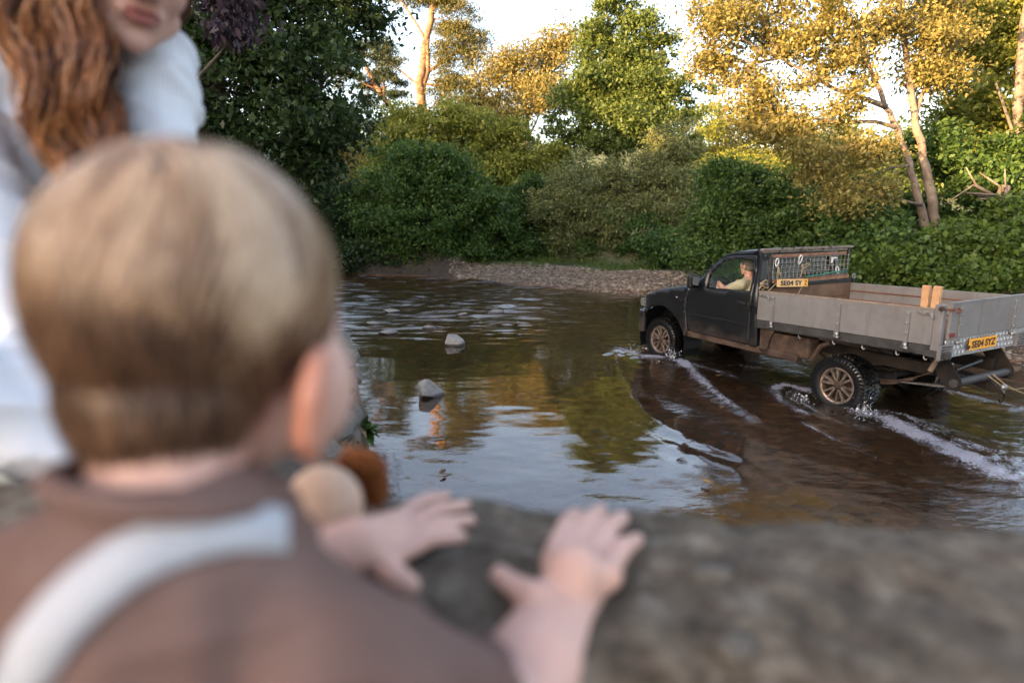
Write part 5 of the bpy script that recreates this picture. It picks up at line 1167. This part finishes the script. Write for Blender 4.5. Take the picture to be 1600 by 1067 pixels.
def crumple(o, amp, wl, seed, aniso=(1, 1, 1)):
    me = o.data; n = len(me.vertices); co = np.empty(n * 3, np.float32); me.vertices.foreach_get('co', co); co = co.reshape(-1, 3); nr = np.empty(n * 3, np.float32); me.vertices.foreach_get('normal', nr); nr = nr.reshape(-1, 3)
    a = co * np.array(aniso); f = vnoise(a[:, 0] + .6 * a[:, 1], a[:, 2] + .35 * a[:, 0], wl, seed) - .5; g = vnoise(a[:, 2] - .5 * a[:, 0] + a[:, 1], a[:, 0] * .4 + 5, wl * .8, seed + 1); g = 1 - np.abs(2 * g - 1); h = f * .8 + (g ** 3 - .3) * .8
    co += nr * (h * amp)[:, None]; me.vertices.foreach_set('co', co.ravel().astype(np.float32)); me.update()
# ---- the child
AZ = RAD(12); fdir = Vector((math.sin(AZ), math.cos(AZ), 0)); rdir = Vector((math.cos(AZ), -math.sin(AZ), 0))
CH = thing('person', 'small child with sandy hair in a brown shirt leaning on the stone parapet', 'person', (-.16, .25, 1.34))
hc = at(308, 474, .35); FH = frame3(fdir + Vector((0, 0, -.20)), (0, 0, 1)); HP = lambda f, r, u: hc + FH @ Vector((f, -r, u))
O = Vector(CH.location)
Lc = lambda p: Vector(p) - O
cC = at(278, 918, .325); sR = at(486, 1020, .318); sL = at(45, 930, .355)
pr = [('e', HP(0, 0, .002), (.0755, .0595, .0725), FH), ('e', HP(.032, 0, -.050), (.046, .050, .050), FH), ('s', HP(.066, 0, -.078), .019), ('c', HP(.074, 0, -.004), .008, HP(.087, 0, -.026), .0105), 
      ('c', HP(.073, -.012, -.053), .007, HP(.073, .012, -.053), .007), ('c', HP(.069, -.024, .012), .010, HP(.069, .024, .012), .010), ('e', HP(.050, .033, -.048), (.036, .034, .042), FH), ('e', HP(.050, .020, -.005), (.034, .036, .05), FH), ('e', HP(.040, -.036, -.045), (.036, .032, .036), FH)]
nk0 = HP(-.020, 0, -.058); nk1 = cC + Vector((0, .005, .035))
pr += [('c', nk0, .037, nk1, .038), ('c', nk1, .042, cC, .060), ('c', cC, .066, cC + Vector((-.01, -.03, -.15)), .070), ('c', cC + Vector((-.01, -.03, -.15)), .070, cC + Vector((-.015, -.05, -.30)), .075), ('c', nk1, .036, sR, .030), ('c', nk1, .036, sL, .032)]
elR = at(795, 1145, .375); wrR = at(882, 955, .455)
pr += [('c', sR, .034, elR, .034), ('c', elR, .034, elR.lerp(wrR, .45), .0375), ('c', elR.lerp(wrR, .45), .0375, wrR, .0275)]
def on_wall(px, py, h=.010):
    v = (py - 533) / 1000; return at(px, py, (CAM_H - ZT - h) / (SP + v * CP))
pmR = on_wall(897, 897, .016); pr += [('c', wrR, .0250, pmR, .0225), ('c', wrR.lerp(pmR, .6), .017, on_wall(868, 880, .014), .0120), ('c', wrR.lerp(pmR, .6), .017, on_wall(950, 898, .014), .0115)]
for (b0, t0, r0, m0) in (((866, 868), (898, 803), .0085, .020), ((895, 860), (938, 797), .0087, .021), ((925, 866), (972, 808), .0085, .020), ((952, 888), (996, 842), .0078, .018)):
    B_, T0 = on_wall(*b0, .014), on_wall(*t0, .007); md = B_.lerp(T0, .5) + Vector((0, 0, .0055)); pr.append(('chain', [(B_, r0 + .0012), (md, r0), (B_.lerp(T0, .8) + Vector((0, 0, .002)), r0 - .0006), (T0, r0 - .0014)]))
pr.append(('chain', [(wrR.lerp(pmR, .35), .015), (on_wall(838, 930, .013), .0105), (on_wall(806, 916, .011), .0090), (on_wall(780, 896, .008), .0075)]))
elL = at(330, 935, .44); wrL = on_wall(560, 850, .024)
pr += [('c', sL, .032, elL, .026), ('c', elL, .026, wrL, .0215)]
pmL = on_wall(600, 840, .017); pr += [('c', wrL, .021, pmL, .019), ('c', wrL, .018, on_wall(615, 816, .015), .0115), ('c', wrL, .018, on_wall(612, 862, .015), .0120)]
for (b0, t0, r0) in (((620, 866), (722, 838), .0072), ((630, 846), (735, 812), .0075), ((630, 826), (728, 788), .0071), ((622, 808), (698, 774), .0066)):
    B_, T0 = on_wall(*b0, .015), on_wall(*t0, .007); md = B_.lerp(T0, .5) + Vector((0, 0, .006)); pr.append(('chain', [(B_, r0 + .0012), (md, r0), (B_.lerp(T0, .8) + Vector((0, 0, .002)), r0 - .0006), (T0, r0 - .0014)]))
pr.append(('chain', [(wrL.lerp(pmL, .3), .014), (on_wall(596, 880, .013), .0105), (on_wall(622, 902, .011), .0095), (on_wall(642, 914, .008), .008)]))
hp0 = cC + Vector((-.015, -.05, -.30))
for s in (-1, 1):
    h_ = hp0 + rdir * (s * .038); kn = Vector((h_.x, h_.y + .015, 1.54)); an = Vector((h_.x, h_.y - .01, 1.385)); pr += [('c', h_, .050, kn, .034), ('c', kn, .034, an, .024), ('c', an, .024, an + fdir * .07 + Vector((0, 0, -.02)), .020)]
blob('body', [tuple(p) for p in [(q[0],) + tuple(([(Lc(c), r_) for c, r_ in q[1]],) if q[0] == 'chain' else ((Lc(q[1]),) + tuple(q[2:3]) + ((Lc(q[3]), q[4]) if q[0] == 'c' else tuple(q[3:])))) for q in pr]], .0032, 5, M['skin_child'], CH)
def shift(pr): return [(q[0], [(Lc(c), r_) for c, r_ in q[1]]) if q[0] == 'chain' else ((q[0], Lc(q[1]), q[2], Lc(q[3]), q[4]) if q[0] == 'c' else (q[0], Lc(q[1])) + tuple(q[2:])) for q in pr]
for s in (-1, 1):
    ec = lambda f, u, o_: HP(f + .005 - .40 * o_, s * ((.0615 + o_) if s > 0 else (.054 + .35 * o_)), u * 1.12 - .0515)
    blob('ear', shift([('chain', [(ec(.008, -.024, .004), .0062), (ec(-.008, -.014, .011), .0052), (ec(-.015, .004, .016), .0052), (ec(-.008, .020, .015), .0052), (ec(.006, .024, .010), .0052), (ec(.014, .012, .003), .0048)]), ('c', ec(.002, -.014, .003), .0085, ec(.004, .010, .004), .0095)]), .0018, 4, M['ear'], CH)
# shirt with short sleeves and a ribbed collar, trousers below
st_ = [('c', nk1 + Vector((0, -.004, -.018)), .052, cC + Vector((0, 0, -.01)), .068), ('c', cC, .071, cC + Vector((-.01, -.03, -.15)), .082), ('c', cC + Vector((-.01, -.03, -.15)), .082, cC + Vector((-.012, -.042, -.24)), .080), ('c', nk1 + Vector((0, 0, -.016)), .045, sR, .042), ('c', nk1 + Vector((0, 0, -.016)), .045, sL, .044),
       ('c', sR, .043, sR.lerp(elR, .72), .040), ('c', sL, .044, sL.lerp(elL, .7), .040)]
tee = blob('shirt', shift(st_), .005, 6, M['tee'], CH)
crumple(tee, .0050, .045, 120)
cv = []
for k in range(29):
    a = 2 * math.pi * k / 28; cv.append(Lc(nk1 + Vector((0, -.002, .020)) + rdir * (.050 * math.cos(a)) + fdir * (.046 * math.sin(a)) + Vector((0, 0, -.012 * math.sin(a) - .004 * math.cos(a)))))
MB().tube(cv, .0062, 8, False).obj('collar', M['tee'], CH, True)
for (sh_, el_, tt) in ((sR, elR, .72), (sL, elL, .7)):
    c0 = sh_.lerp(el_, tt + .02); ax3 = (el_ - sh_).normalized(); u1 = ax3.orthogonal().normalized(); u2 = ax3.cross(u1)
    MB().tube([Lc(c0 + (u1 * math.cos(a) + u2 * math.sin(a)) * .0385) for a in np.linspace(0, 2 * math.pi, 25)], .0055, 6, False).obj('sleeve_hem', M['tee'], CH, True)
tr_p = [('c', cC + Vector((-.012, -.042, -.23)), .084, hp0, .086)]
for s in (-1, 1):
    h_ = hp0 + rdir * (s * .040); kn = Vector((h_.x, h_.y + .015, 1.54)); an = Vector((h_.x, h_.y - .01, 1.40)); tr_p += [('c', h_, .060, kn, .046), ('c', kn, .046, an, .038)]
blob('dungarees', shift(tr_p), .007, 5, M['strap'], CH)
from mathutils.bvhtree import BVHTree
bvh = BVHTree.FromPolygons([v.co + O for v in tee.data.vertices], [tuple(p.vertices) for p in tee.data.polygons])
V = []; path = [(440, 832), (412, 826), (365, 824), (310, 834), (250, 852), (195, 882), (145, 920), (100, 965), (60, 1020), (25, 1070), (-20, 1140), (-60, 1210)]
hits = []
for (px, py) in path:
    dr = (at(px, py, 1) - Vector((0, 0, CAM_H))).normalized(); h_ = bvh.ray_cast(Vector((0, 0, CAM_H)), dr, 3)
    if h_[0] is not None: hits.append((h_[0], h_[1] if h_[1].dot(dr) < 0 else -h_[1]))
for i, (p, nv) in enumerate(hits):
    t = (hits[min(i + 1, len(hits) - 1)][0] - hits[max(i - 1, 0)][0]).normalized(); s = t.cross(nv).normalized(); w_ = .0105 + .0030 * i / len(hits)
    for (a, h_) in ((-1, .001), (-1, .0045), (1, .0045), (1, .001)): V.append(Lc(p + s * w_ * a + nv * h_))
F = [(4 * i + k, 4 * i + (k + 1) % 4, 4 * i + 4 + (k + 1) % 4, 4 * i + 4 + k) for i in range(len(hits) - 1) for k in range(4)]
if len(hits) > 2: obj('shoulder_strap', new_mesh('shoulder_strap', V, F, True), M['strap'], CH)
# hair: a fitted cap and a few thousand strands that fall from the crown whorl
def hairline(f, r):
    return np.where(f > .15, -.10 + .75 * np.clip(f - .15, 0, 1), np.where(f > .05, -.12, -.12 - 2.6 * np.clip(-f + .05, 0, .55)))
nu, nvv = 72, 48; V = []; ok = []
wh = np.array([-.55, .05, .80]); wh = wh / np.linalg.norm(wh)
rad = np.array([.0805, .0645, .0770])
def headpt(dv, lift):
    """dv: unit directions (f, r, u); point on the skull lifted by lift"""
    back = np.clip(-dv[..., 0], 0, 1) * np.clip(-dv[..., 2] + .1, 0, 1)
    e = dv * rad * (1 - .05 * np.clip(-dv[..., 2], 0, 1)[..., None] * np.array([1, .6, 0])) + dv * np.asarray(lift)[..., None]
    q = np.stack([e[..., 0], -e[..., 1], e[..., 2]], -1) @ np.array(FH).T
    return q + np.array(hc - O) + np.array([0, 0, .003])
for i in range(nvv + 1):
    th = math.pi * i / nvv
    for j in range(nu):
        ph = 2 * math.pi * j / nu; V.append((math.sin(th) * math.cos(ph), math.sin(th) * math.sin(ph), math.cos(th)))
D = np.array(V); keep = D[:, 2] > hairline(D[:, 0], D[:, 1]) - .04
lump = .0035 * (vnoise(D[:, 0] * 3 + D[:, 2], D[:, 1] * 3, .55, 91) - .5) * 2
PV = headpt(D, .002 + lump); F = []
for i in range(nvv):
    for j in range(nu):
        q = (i * nu + j, i * nu + (j + 1) % nu, (i + 1) * nu + (j + 1) % nu, (i + 1) * nu + j)
        if all(keep[list(q)]): F.append(q)
hm_ = new_mesh('hair_underlayer', PV, F, True); put_attr(hm_, 'tone', np.full(len(PV), .03)); hcap = obj('hair_underlayer', hm_, M['hair_child'], CH)
top = D[:, 2] > np.where(D[:, 0] > .05, -.02, -.42) + .38 * (vnoise(np.arctan2(D[:, 1], D[:, 0]), 0 * D[:, 0], .42, 93) - .5); edge = np.clip((D[:, 2] + .3) / .5, 0, 1)
ridge = vnoise(np.arctan2(D[:, 1] - wh[1], D[:, 0] - wh[0]), D[:, 2], .30, 94) - .5
PT = headpt(D, .0048 + lump + .005 * ridge * (1.1 - np.abs(D[:, 2])) - .004 * (1 - edge)); FT = [q for q in F if all(top[list(q)])]
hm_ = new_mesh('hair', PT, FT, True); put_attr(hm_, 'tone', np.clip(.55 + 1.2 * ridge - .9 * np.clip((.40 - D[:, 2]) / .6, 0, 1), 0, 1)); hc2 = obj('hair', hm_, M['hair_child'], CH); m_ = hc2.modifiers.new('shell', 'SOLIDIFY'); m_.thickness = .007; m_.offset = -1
m_ = hcap.modifiers.new('shell', 'SOLIDIFY'); m_.thickness = .006; m_.offset = -1
r = np.random.default_rng(23); n = 6500; d0 = r.normal(0, 1, (n, 3)); d0 /= np.linalg.norm(d0, axis=1, keepdims=True); d0 = d0[d0[:, 2] > np.where(d0[:, 0] > 0, .02, -.16)]; n = len(d0); S_ = 13; slen = r.uniform(.5, 1.35, (n, 1)) * (.55 + .95 * vnoise(np.arctan2(d0[:, 1], d0[:, 0]), 0 * d0[:, 0], .30, 97))[:, None]
cur = d0.copy(); P = []; N_ = []; clump = .6 * (vnoise(d0[:, 0] * 4, d0[:, 1] * 4 + d0[:, 2] * 3, .5, 92) - .5) + .6 * (vnoise(np.arctan2(d0[:, 1] - wh[1], d0[:, 0] - wh[0]), 0 * d0[:, 0], .22, 95) - .5)
for k in range(S_):
    away = cur - wh[None] * (cur @ wh)[:, None]; away /= np.linalg.norm(away, axis=1, keepdims=True) + 1e-6; sw = np.cross(wh[None], away); down = np.array([0.15, 0, -1.0])[None] - cur * (cur @ np.array([.15, 0, -1.0]))[:, None]
    stp = away * .7 + sw * (.25 + .9 * clump[:, None]) + down * .55 + r.normal(0, .12, (n, 3)); stp -= cur * np.sum(stp * cur, 1, keepdims=True); stp /= np.linalg.norm(stp, axis=1, keepdims=True) + 1e-6
    lift = .0058 + .0020 * (k / S_) * (.3 + r.random(n)) + .0050 * clump - .0035 * np.clip((.15 - cur[:, 2]) / .5, 0, 1); P.append(headpt(cur, lift)); N_.append((np.stack([cur[:, 0], -cur[:, 1], cur[:, 2]], -1) @ np.array(FH).T)); cur = cur + stp * .046 * slen; cur /= np.linalg.norm(cur, axis=1, keepdims=True)
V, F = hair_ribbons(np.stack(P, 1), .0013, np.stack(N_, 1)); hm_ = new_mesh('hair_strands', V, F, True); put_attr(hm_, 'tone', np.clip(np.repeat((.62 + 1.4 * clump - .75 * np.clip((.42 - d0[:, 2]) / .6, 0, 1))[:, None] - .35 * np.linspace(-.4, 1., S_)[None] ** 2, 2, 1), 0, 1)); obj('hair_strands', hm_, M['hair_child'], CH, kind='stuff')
# short darker hair on the nape, with shade painted into its tone
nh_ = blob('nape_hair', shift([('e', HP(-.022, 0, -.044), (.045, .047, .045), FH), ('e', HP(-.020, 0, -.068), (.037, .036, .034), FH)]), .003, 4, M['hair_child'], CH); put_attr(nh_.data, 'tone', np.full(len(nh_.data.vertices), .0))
n = 2600; d0 = r.normal(0, 1, (n, 3)); d0 /= np.linalg.norm(d0, axis=1, keepdims=True); d0 = d0[(d0[:, 2] < .1) & (d0[:, 2] > hairline(d0[:, 0], d0[:, 1]))]; n = len(d0); cur = d0.copy(); P = []; N_ = []
for k in range(5):
    stp = np.array([.2, 0, -1.0])[None] + r.normal(0, .25, (n, 3)); stp -= cur * np.sum(stp * cur, 1, keepdims=True); stp /= np.linalg.norm(stp, axis=1, keepdims=True) + 1e-6
    P.append(headpt(cur, .0045 + .003 * k / 5 * np.ones(n))); N_.append((np.stack([cur[:, 0], -cur[:, 1], cur[:, 2]], -1) @ np.array(FH).T)); cur = cur + stp * .085; cur /= np.linalg.norm(cur, axis=1, keepdims=True)
ncen = np.array(Lc(HP(-.022, 0, -.044))); d1 = r.normal(0, 1, (2600, 3)); d1 /= np.linalg.norm(d1, axis=1, keepdims=True); d1 = d1[(d1[:, 0] < .2)]; P2_ = []; N2_ = []; c1_ = d1.copy()
for k in range(5):
    stp = np.array([.1, 0, -1.0])[None] + r.normal(0, .3, d1.shape); stp -= c1_ * np.sum(stp * c1_, 1, keepdims=True); stp /= np.linalg.norm(stp, axis=1, keepdims=True) + 1e-6
    e_ = c1_ * (np.array([.045, .047, .045]) + .002 + .0030 * k / 5) + np.array([0, 0, -1.])[None] * (.014 * r.random((len(c1_), 1)) * np.clip(-c1_[:, 2:3] - .1, 0, 1) * k / 4); P2_.append(np.stack([e_[:, 0], -e_[:, 1], e_[:, 2]], -1) @ np.array(FH).T + ncen); N2_.append(np.stack([c1_[:, 0], -c1_[:, 1], c1_[:, 2]], -1) @ np.array(FH).T); c1_ = c1_ + stp * .08; c1_ /= np.linalg.norm(c1_, axis=1, keepdims=True)
P = [np.concatenate([a_, b_]) for a_, b_ in zip(P, P2_)]; N_ = [np.concatenate([a_, b_]) for a_, b_ in zip(N_, N2_)]
V, F = hair_ribbons(np.stack(P, 1), .0010, np.stack(N_, 1)); hm_ = new_mesh('nape_strands', V, F, True); put_attr(hm_, 'tone', np.repeat(r.uniform(.0, .14, len(N_[0])), 10)); obj('nape_strands', hm_, M['hair_child'], CH, kind='stuff')
for s in (-1, 1):
    blob('eye', shift([('s', HP(.066, s * .026, -.006), .0105)]), .002, 1, M['eye'], CH)
    blob('iris', shift([('s', HP(.0735, s * .0265, -.007), .0042)]), .001, 1, M['iris'], CH)
blob('mouth', shift([('c', HP(.079, -.011, -.054), .0035, HP(.079, .011, -.054), .0035)]), .0012, 2, M['lips'], CH)

# ---- soft toy held between the child's arms on the parapet
ty = at(514, 792, .51); TY = thing('soft_toy', 'cream soft toy with ginger fur pressed between the child chin and left hand', 'soft toy', (ty.x, ty.y, ZT))
tl = lambda p: Vector(p) - Vector((ty.x, ty.y, ZT)); tz = ty.z
pr = [('e', tl(ty + Vector((-.002, -.006, .004))), (.031, .028, .033)), ('e', tl((ty.x - .012, ty.y + .006, ZT + .022)), (.030, .028, .026))]
for s in (-1, 1): pr += [('c', tl((ty.x - .012 + s * .014, ty.y + .02, ZT + .018)), .012, tl((ty.x - .012 + s * .03, ty.y + .045, ZT + .013)), .012)]
blob('body', pr, .003, 4, M['plush'], TY)
mc = at(552, 738, .55); r = np.random.default_rng(31); n = 1500; d0 = r.normal(0, 1, (n, 3)); d0 /= np.linalg.norm(d0, axis=1, keepdims=True); P = []; cur = np.array(tl(mc))[None] + d0 * np.array([.008, .012, .014]); vel = d0 * .0042 + np.array([.0012, 0, -.0012])
for k in range(6): P.append(cur + r.normal(0, .0008, (n, 3))); cur = cur + vel; vel = vel * .85 + np.array([0, 0, -.0007]) + r.normal(0, .0006, (n, 3))
V, F = hair_ribbons(np.stack(P, 1), .0011, np.repeat(np.cross(d0, [0, 0, 1.0])[:, None], 6, 1) + .01)
blob('mane', [('e', tl(mc), (.011, .014, .018)), ('e', tl(mc + Vector((.010, .004, -.016))), (.007, .010, .010))], .002, 3, M['fur'], TY); obj('fur', new_mesh('fur', V, F), M['fur'], TY, kind='stuff')

# ---- the woman leaning in from the left
WO = thing('person', 'woman with long curly ginger hair and white ribbed jumper', 'person', (-.72, 1.0, 1.34)); O2 = Vector(WO.location)
def sh2(pr): return [(q[0], [(Vector(c) - O2, r_) for c, r_ in q[1]]) if q[0] == 'chain' else ((q[0], Vector(q[1]) - O2, q[2], Vector(q[3]) - O2, q[4]) if q[0] == 'c' else (q[0], Vector(q[1]) - O2) + tuple(q[2:])) for q in pr]
gdir = Vector((.62, -.62, -.42)).normalized(); FW = frame3(gdir, Vector((.30, -.10, 1)).normalized())
chin = at(203, 80, .87); wc = chin + FW @ Vector((-.070, 0, .122)); WP = lambda f, l, u: wc + FW @ Vector((f, l, u))
pr = [('e', WP(-.012, 0, .014), (.098, .074, .086), FW), ('e', WP(.030, 0, -.050), (.060, .058, .066), FW), ('s', WP(.074, 0, -.106), .020), ('c', WP(.092, 0, .005), .010, WP(.112, 0, -.034), .0135), ('e', WP(.094, .012, -.038), (.012, .009, .009), FW), ('e', WP(.094, -.012, -.038), (.012, .009, .009), FW),
      ('c', WP(.086, -.022, -.068), .0095, WP(.086, .022, -.068), .0095), ('c', WP(.045, -.046, -.075), .020, WP(.068, -.012, -.100), .018), ('c', WP(.045, .046, -.075), .020, WP(.068, .012, -.100), .018), ('e', WP(.062, .038, -.035), (.026, .022, .030), FW), ('e', WP(.062, -.038, -.035), (.026, .022, .030), FW), ('c', WP(.084, -.032, .026), .012, WP(.084, .032, .026), .012)]
for s in (-1, 1): pr += [('e', WP(-.01, s * .075, -.02), (.026, .010, .034), FW), ('c', WP(.082, s * .020, .014), .0065, WP(.076, s * .043, .013), .006), ('c', WP(.082, s * .022, -.004), .005, WP(.076, s * .042, -.003), .005)]
wn_ = at(120, 70, 1.0); chst = at(70, 260, 1.02); plv = at(-120, 560, 1.05); shA = at(240, 92, .97); shB = at(-90, 150, .90)
elA = at(262, 330, .92); wrA = at(330, 480, .74); elB = at(96, 705, .74); wrB = at(-150, 560, .66)
pr += [('c', WP(-.035, 0, -.075), .052, wn_, .056), ('c', wn_, .07, chst, .12), ('c', chst, .12, plv, .13), ('c', wn_, .06, shA, .052), ('c', wn_, .06, shB, .055), ('c', shA, .048, elA, .038), ('c', elA, .038, wrA, .026), ('c', shB, .05, elB, .036), ('c', elB, .036, wrB, .027)]
def hand(wr, dv, up, side):
    dv = Vector(dv).normalized(); up = Vector(up).normalized(); sd = dv.cross(up).normalized() * side; pm_ = wr + dv * .05; out = [('c', wr, .024, pm_, .026)]
    for k in range(4): out.append(finger(pm_ + sd * (.026 - .017 * k) + dv * .02, dv + sd * (.10 - .07 * k), up, (.068, .076, .072, .058)[k], .0088, (.35, .45, .35)))
    out.append(finger(wr + sd * .022 + dv * .015, dv * .6 + sd * .8, up, .062, .0105, (.1, .3, .3))); return out
pr += hand(wrA, (.5, -.3, -.6), (.3, -.9, .3), 1) + hand(wrB, (-.4, -.5, -.5), (0, -.8, .6), -1)
for s, kn in ((-1, at(40, 800, .86)), (1, at(-160, 760, .80))):
    h_ = plv + Vector((-.05 + .08 * s, 0, -.06)); an = Vector((kn.x - .12, kn.y + .16, 1.42)); pr += [('c', h_, .10, kn, .062), ('c', kn, .06, an, .045), ('c', an, .042, an + Vector((.10, -.12, -.04)), .035)]
blob('body', sh2(pr), .0075, 4, M['skin_woman'], WO)
kp = [('c', wn_ + Vector((0, 0, -.05)), .085, chst, .140), ('c', chst, .140, plv, .150), ('c', wn_ + Vector((0, 0, -.05)), .065, shA, .058), ('c', wn_ + Vector((0, 0, -.03)), .07, shB, .070), ('c', shA, .060, elA, .052), ('c', elA, .052, elA.lerp(wrA, .9), .038), ('c', shB, .068, elB, .050), ('c', elB, .050, elB.lerp(wrB, .9), .040)]
rr = random.Random(33)
for (a, c, ra) in ((shA, elA, .062), (shB, elB, .066)):
    for t in (.18, .34, .5, .62, .78, .92):
        q = a.lerp(c, t); ax2 = (c - a).normalized(); o1 = ax2.orthogonal().normalized(); o2 = ax2.cross(o1); rad2 = ra - .012 * t; kp.append(('chain', [(q + (o1 * math.cos(w_) + o2 * math.sin(w_)) * rad2 * .93 + ax2 * (rr.uniform(-.006, .006) + .02 * math.sin(w_ + t * 9)), .0072 + .002 * math.sin(w_ * 2 + t * 5)) for w_ in np.linspace(0, 2 * math.pi, 11)]))
crumple(blob('jumper', sh2(kp), .0075, 3, M['knit'], WO), .016, .085, 130)
tp2 = [('c', plv + Vector((0, 0, .02)), .155, plv + Vector((-.05, 0, -.07)), .155)]
for s, kn in ((-1, at(40, 800, .86)), (1, at(-160, 760, .80))):
    h_ = plv + Vector((-.05 + .08 * s, 0, -.06)); an = Vector((kn.x - .12, kn.y + .16, 1.42)); tp2 += [('c', h_, .115, kn, .080), ('c', kn, .080, an, .066)]
crumple(blob('trousers', sh2(tp2), .012, 5, M['trouser'], WO), .016, .10, 132)
blob('lips', sh2([('chain', [(WP(.088, .023, -.066), .003), (WP(.0945, .010, -.0625), .0045), (WP(.0955, 0, -.0635), .0045), (WP(.0945, -.010, -.0625), .0045), (WP(.088, -.023, -.066), .003)]), ('chain', [(WP(.088, .022, -.068), .003), (WP(.0945, .009, -.0745), .0055), (WP(.0945, -.009, -.0745), .0055), (WP(.088, -.022, -.068), .003)])]), .0018, 2, M['lips'], WO)
for s in (-1, 1):
    blob('eye', sh2([('s', WP(.0765, s * .031, .006), .0105)]), .0025, 1, M['eye'], WO); blob('iris', sh2([('s', WP(.0835, s * .031, .002), .0048)]), .0015, 1, M['iris'], WO)
# hair: cap plus long curling locks falling over her far shoulder
blob('hair_cap', sh2([('e', WP(-.024, 0, .034), (.100, .086, .086), FW), ('e', WP(-.056, 0, -.02), (.075, .082, .080), FW), ('e', WP(.0, .066, -.03), (.05, .022, .06), FW), ('e', WP(-.01, -.066, -.03), (.05, .022, .06), FW)]), .006, 3, M['hair_woman'], WO)
r = np.random.default_rng(41); P = []; N_ = []; Sg = 40
tops = [(-30, -60), (10, -70), (50, -70), (85, -60), (118, -40), (150, -20)]
for k in range(96):
    u = r.random(); v = r.random(); x0 = -60 + 180 * u; x1 = 92 + 84 * u + r.normal(0, 5); yl = 240 + 55 * (1 - abs(u - .35) * 1.2) + r.normal(0, 14); d_ = .80 + .10 * v; ph = 2.4 * u + 1.2 * v + r.normal(0, .35); tn = r.uniform(1.9, 2.5); am = r.uniform(10, 20)
    ctr = []
    for i in range(Sg):
        t = i / (Sg - 1); px = x0 + (x1 - x0) * t ** .75 + am * (.3 + .9 * t) * math.sin(ph + tn * 2 * math.pi * t) ; py = -70 + (yl + 70) * t; dd = d_ + .016 * (.3 + .7 * t) * math.cos(ph + tn * 2 * math.pi * t); ctr.append(at(px, py, dd) - O2)
    ctr = np.array(ctr); sc_ = np.array(WP(-.03 - .05 * v, .05 + .03 * r.random(), .085 - .05 * v) - O2); bl = np.clip(1 - np.linspace(0, 1, Sg) / .22, 0, 1)[:, None] ** 1.3; ctr = ctr * (1 - bl) + sc_[None] * bl
    for q in range(22):
        off = r.normal(0, .0105, 3)[None] * (1 - .6 * np.linspace(0, 1, Sg)[:, None] ** 3) + np.cumsum(r.normal(0, .0007, (Sg, 3)), 0); P.append(ctr + off); N_.append(np.repeat(r.normal(0, 1, (1, 3)) + np.array([[.3, -1.2, .2]]), Sg, 0))
for k in range(44):
    a = r.uniform(3.0, 4.6); h0 = r.uniform(-.03, .06); sc_ = np.array(WP(.088 * math.cos(a), .080 * math.sin(a), h0) - O2); ph = r.uniform(0, 6.28); L = r.uniform(.20, .30); t = np.linspace(0, 1, Sg)[:, None]; out = sc_ - np.array(wc - O2); out[2] = 0; out /= np.linalg.norm(out) + 1e-6
    ctr = sc_[None] + np.array([[0, 0, -1.0]]) * L * t + out[None] * (.012 + .02 * np.sin(math.pi * t)) + .010 * np.concatenate([np.sin(ph + 13 * t), np.cos(ph + 13 * t), 0 * t], 1)
    for q in range(22): P.append(ctr + r.normal(0, .008, 3)[None] + np.cumsum(r.normal(0, .0006, (Sg, 3)), 0)); N_.append(np.repeat(r.normal(0, 1, (1, 3)) + out[None], Sg, 0))
V, F = hair_ribbons(np.array(P), .0013, np.array(N_)); chm = new_mesh('curly_hair', V, F, True); put_attr(chm, 'tone', np.clip(np.repeat(r.normal(.5, .28, (len(P) // 22, 1)), 22 * Sg * 2, 1), 0, 1)); obj('curly_hair', chm, M['hair_woman'], WO, kind='stuff')
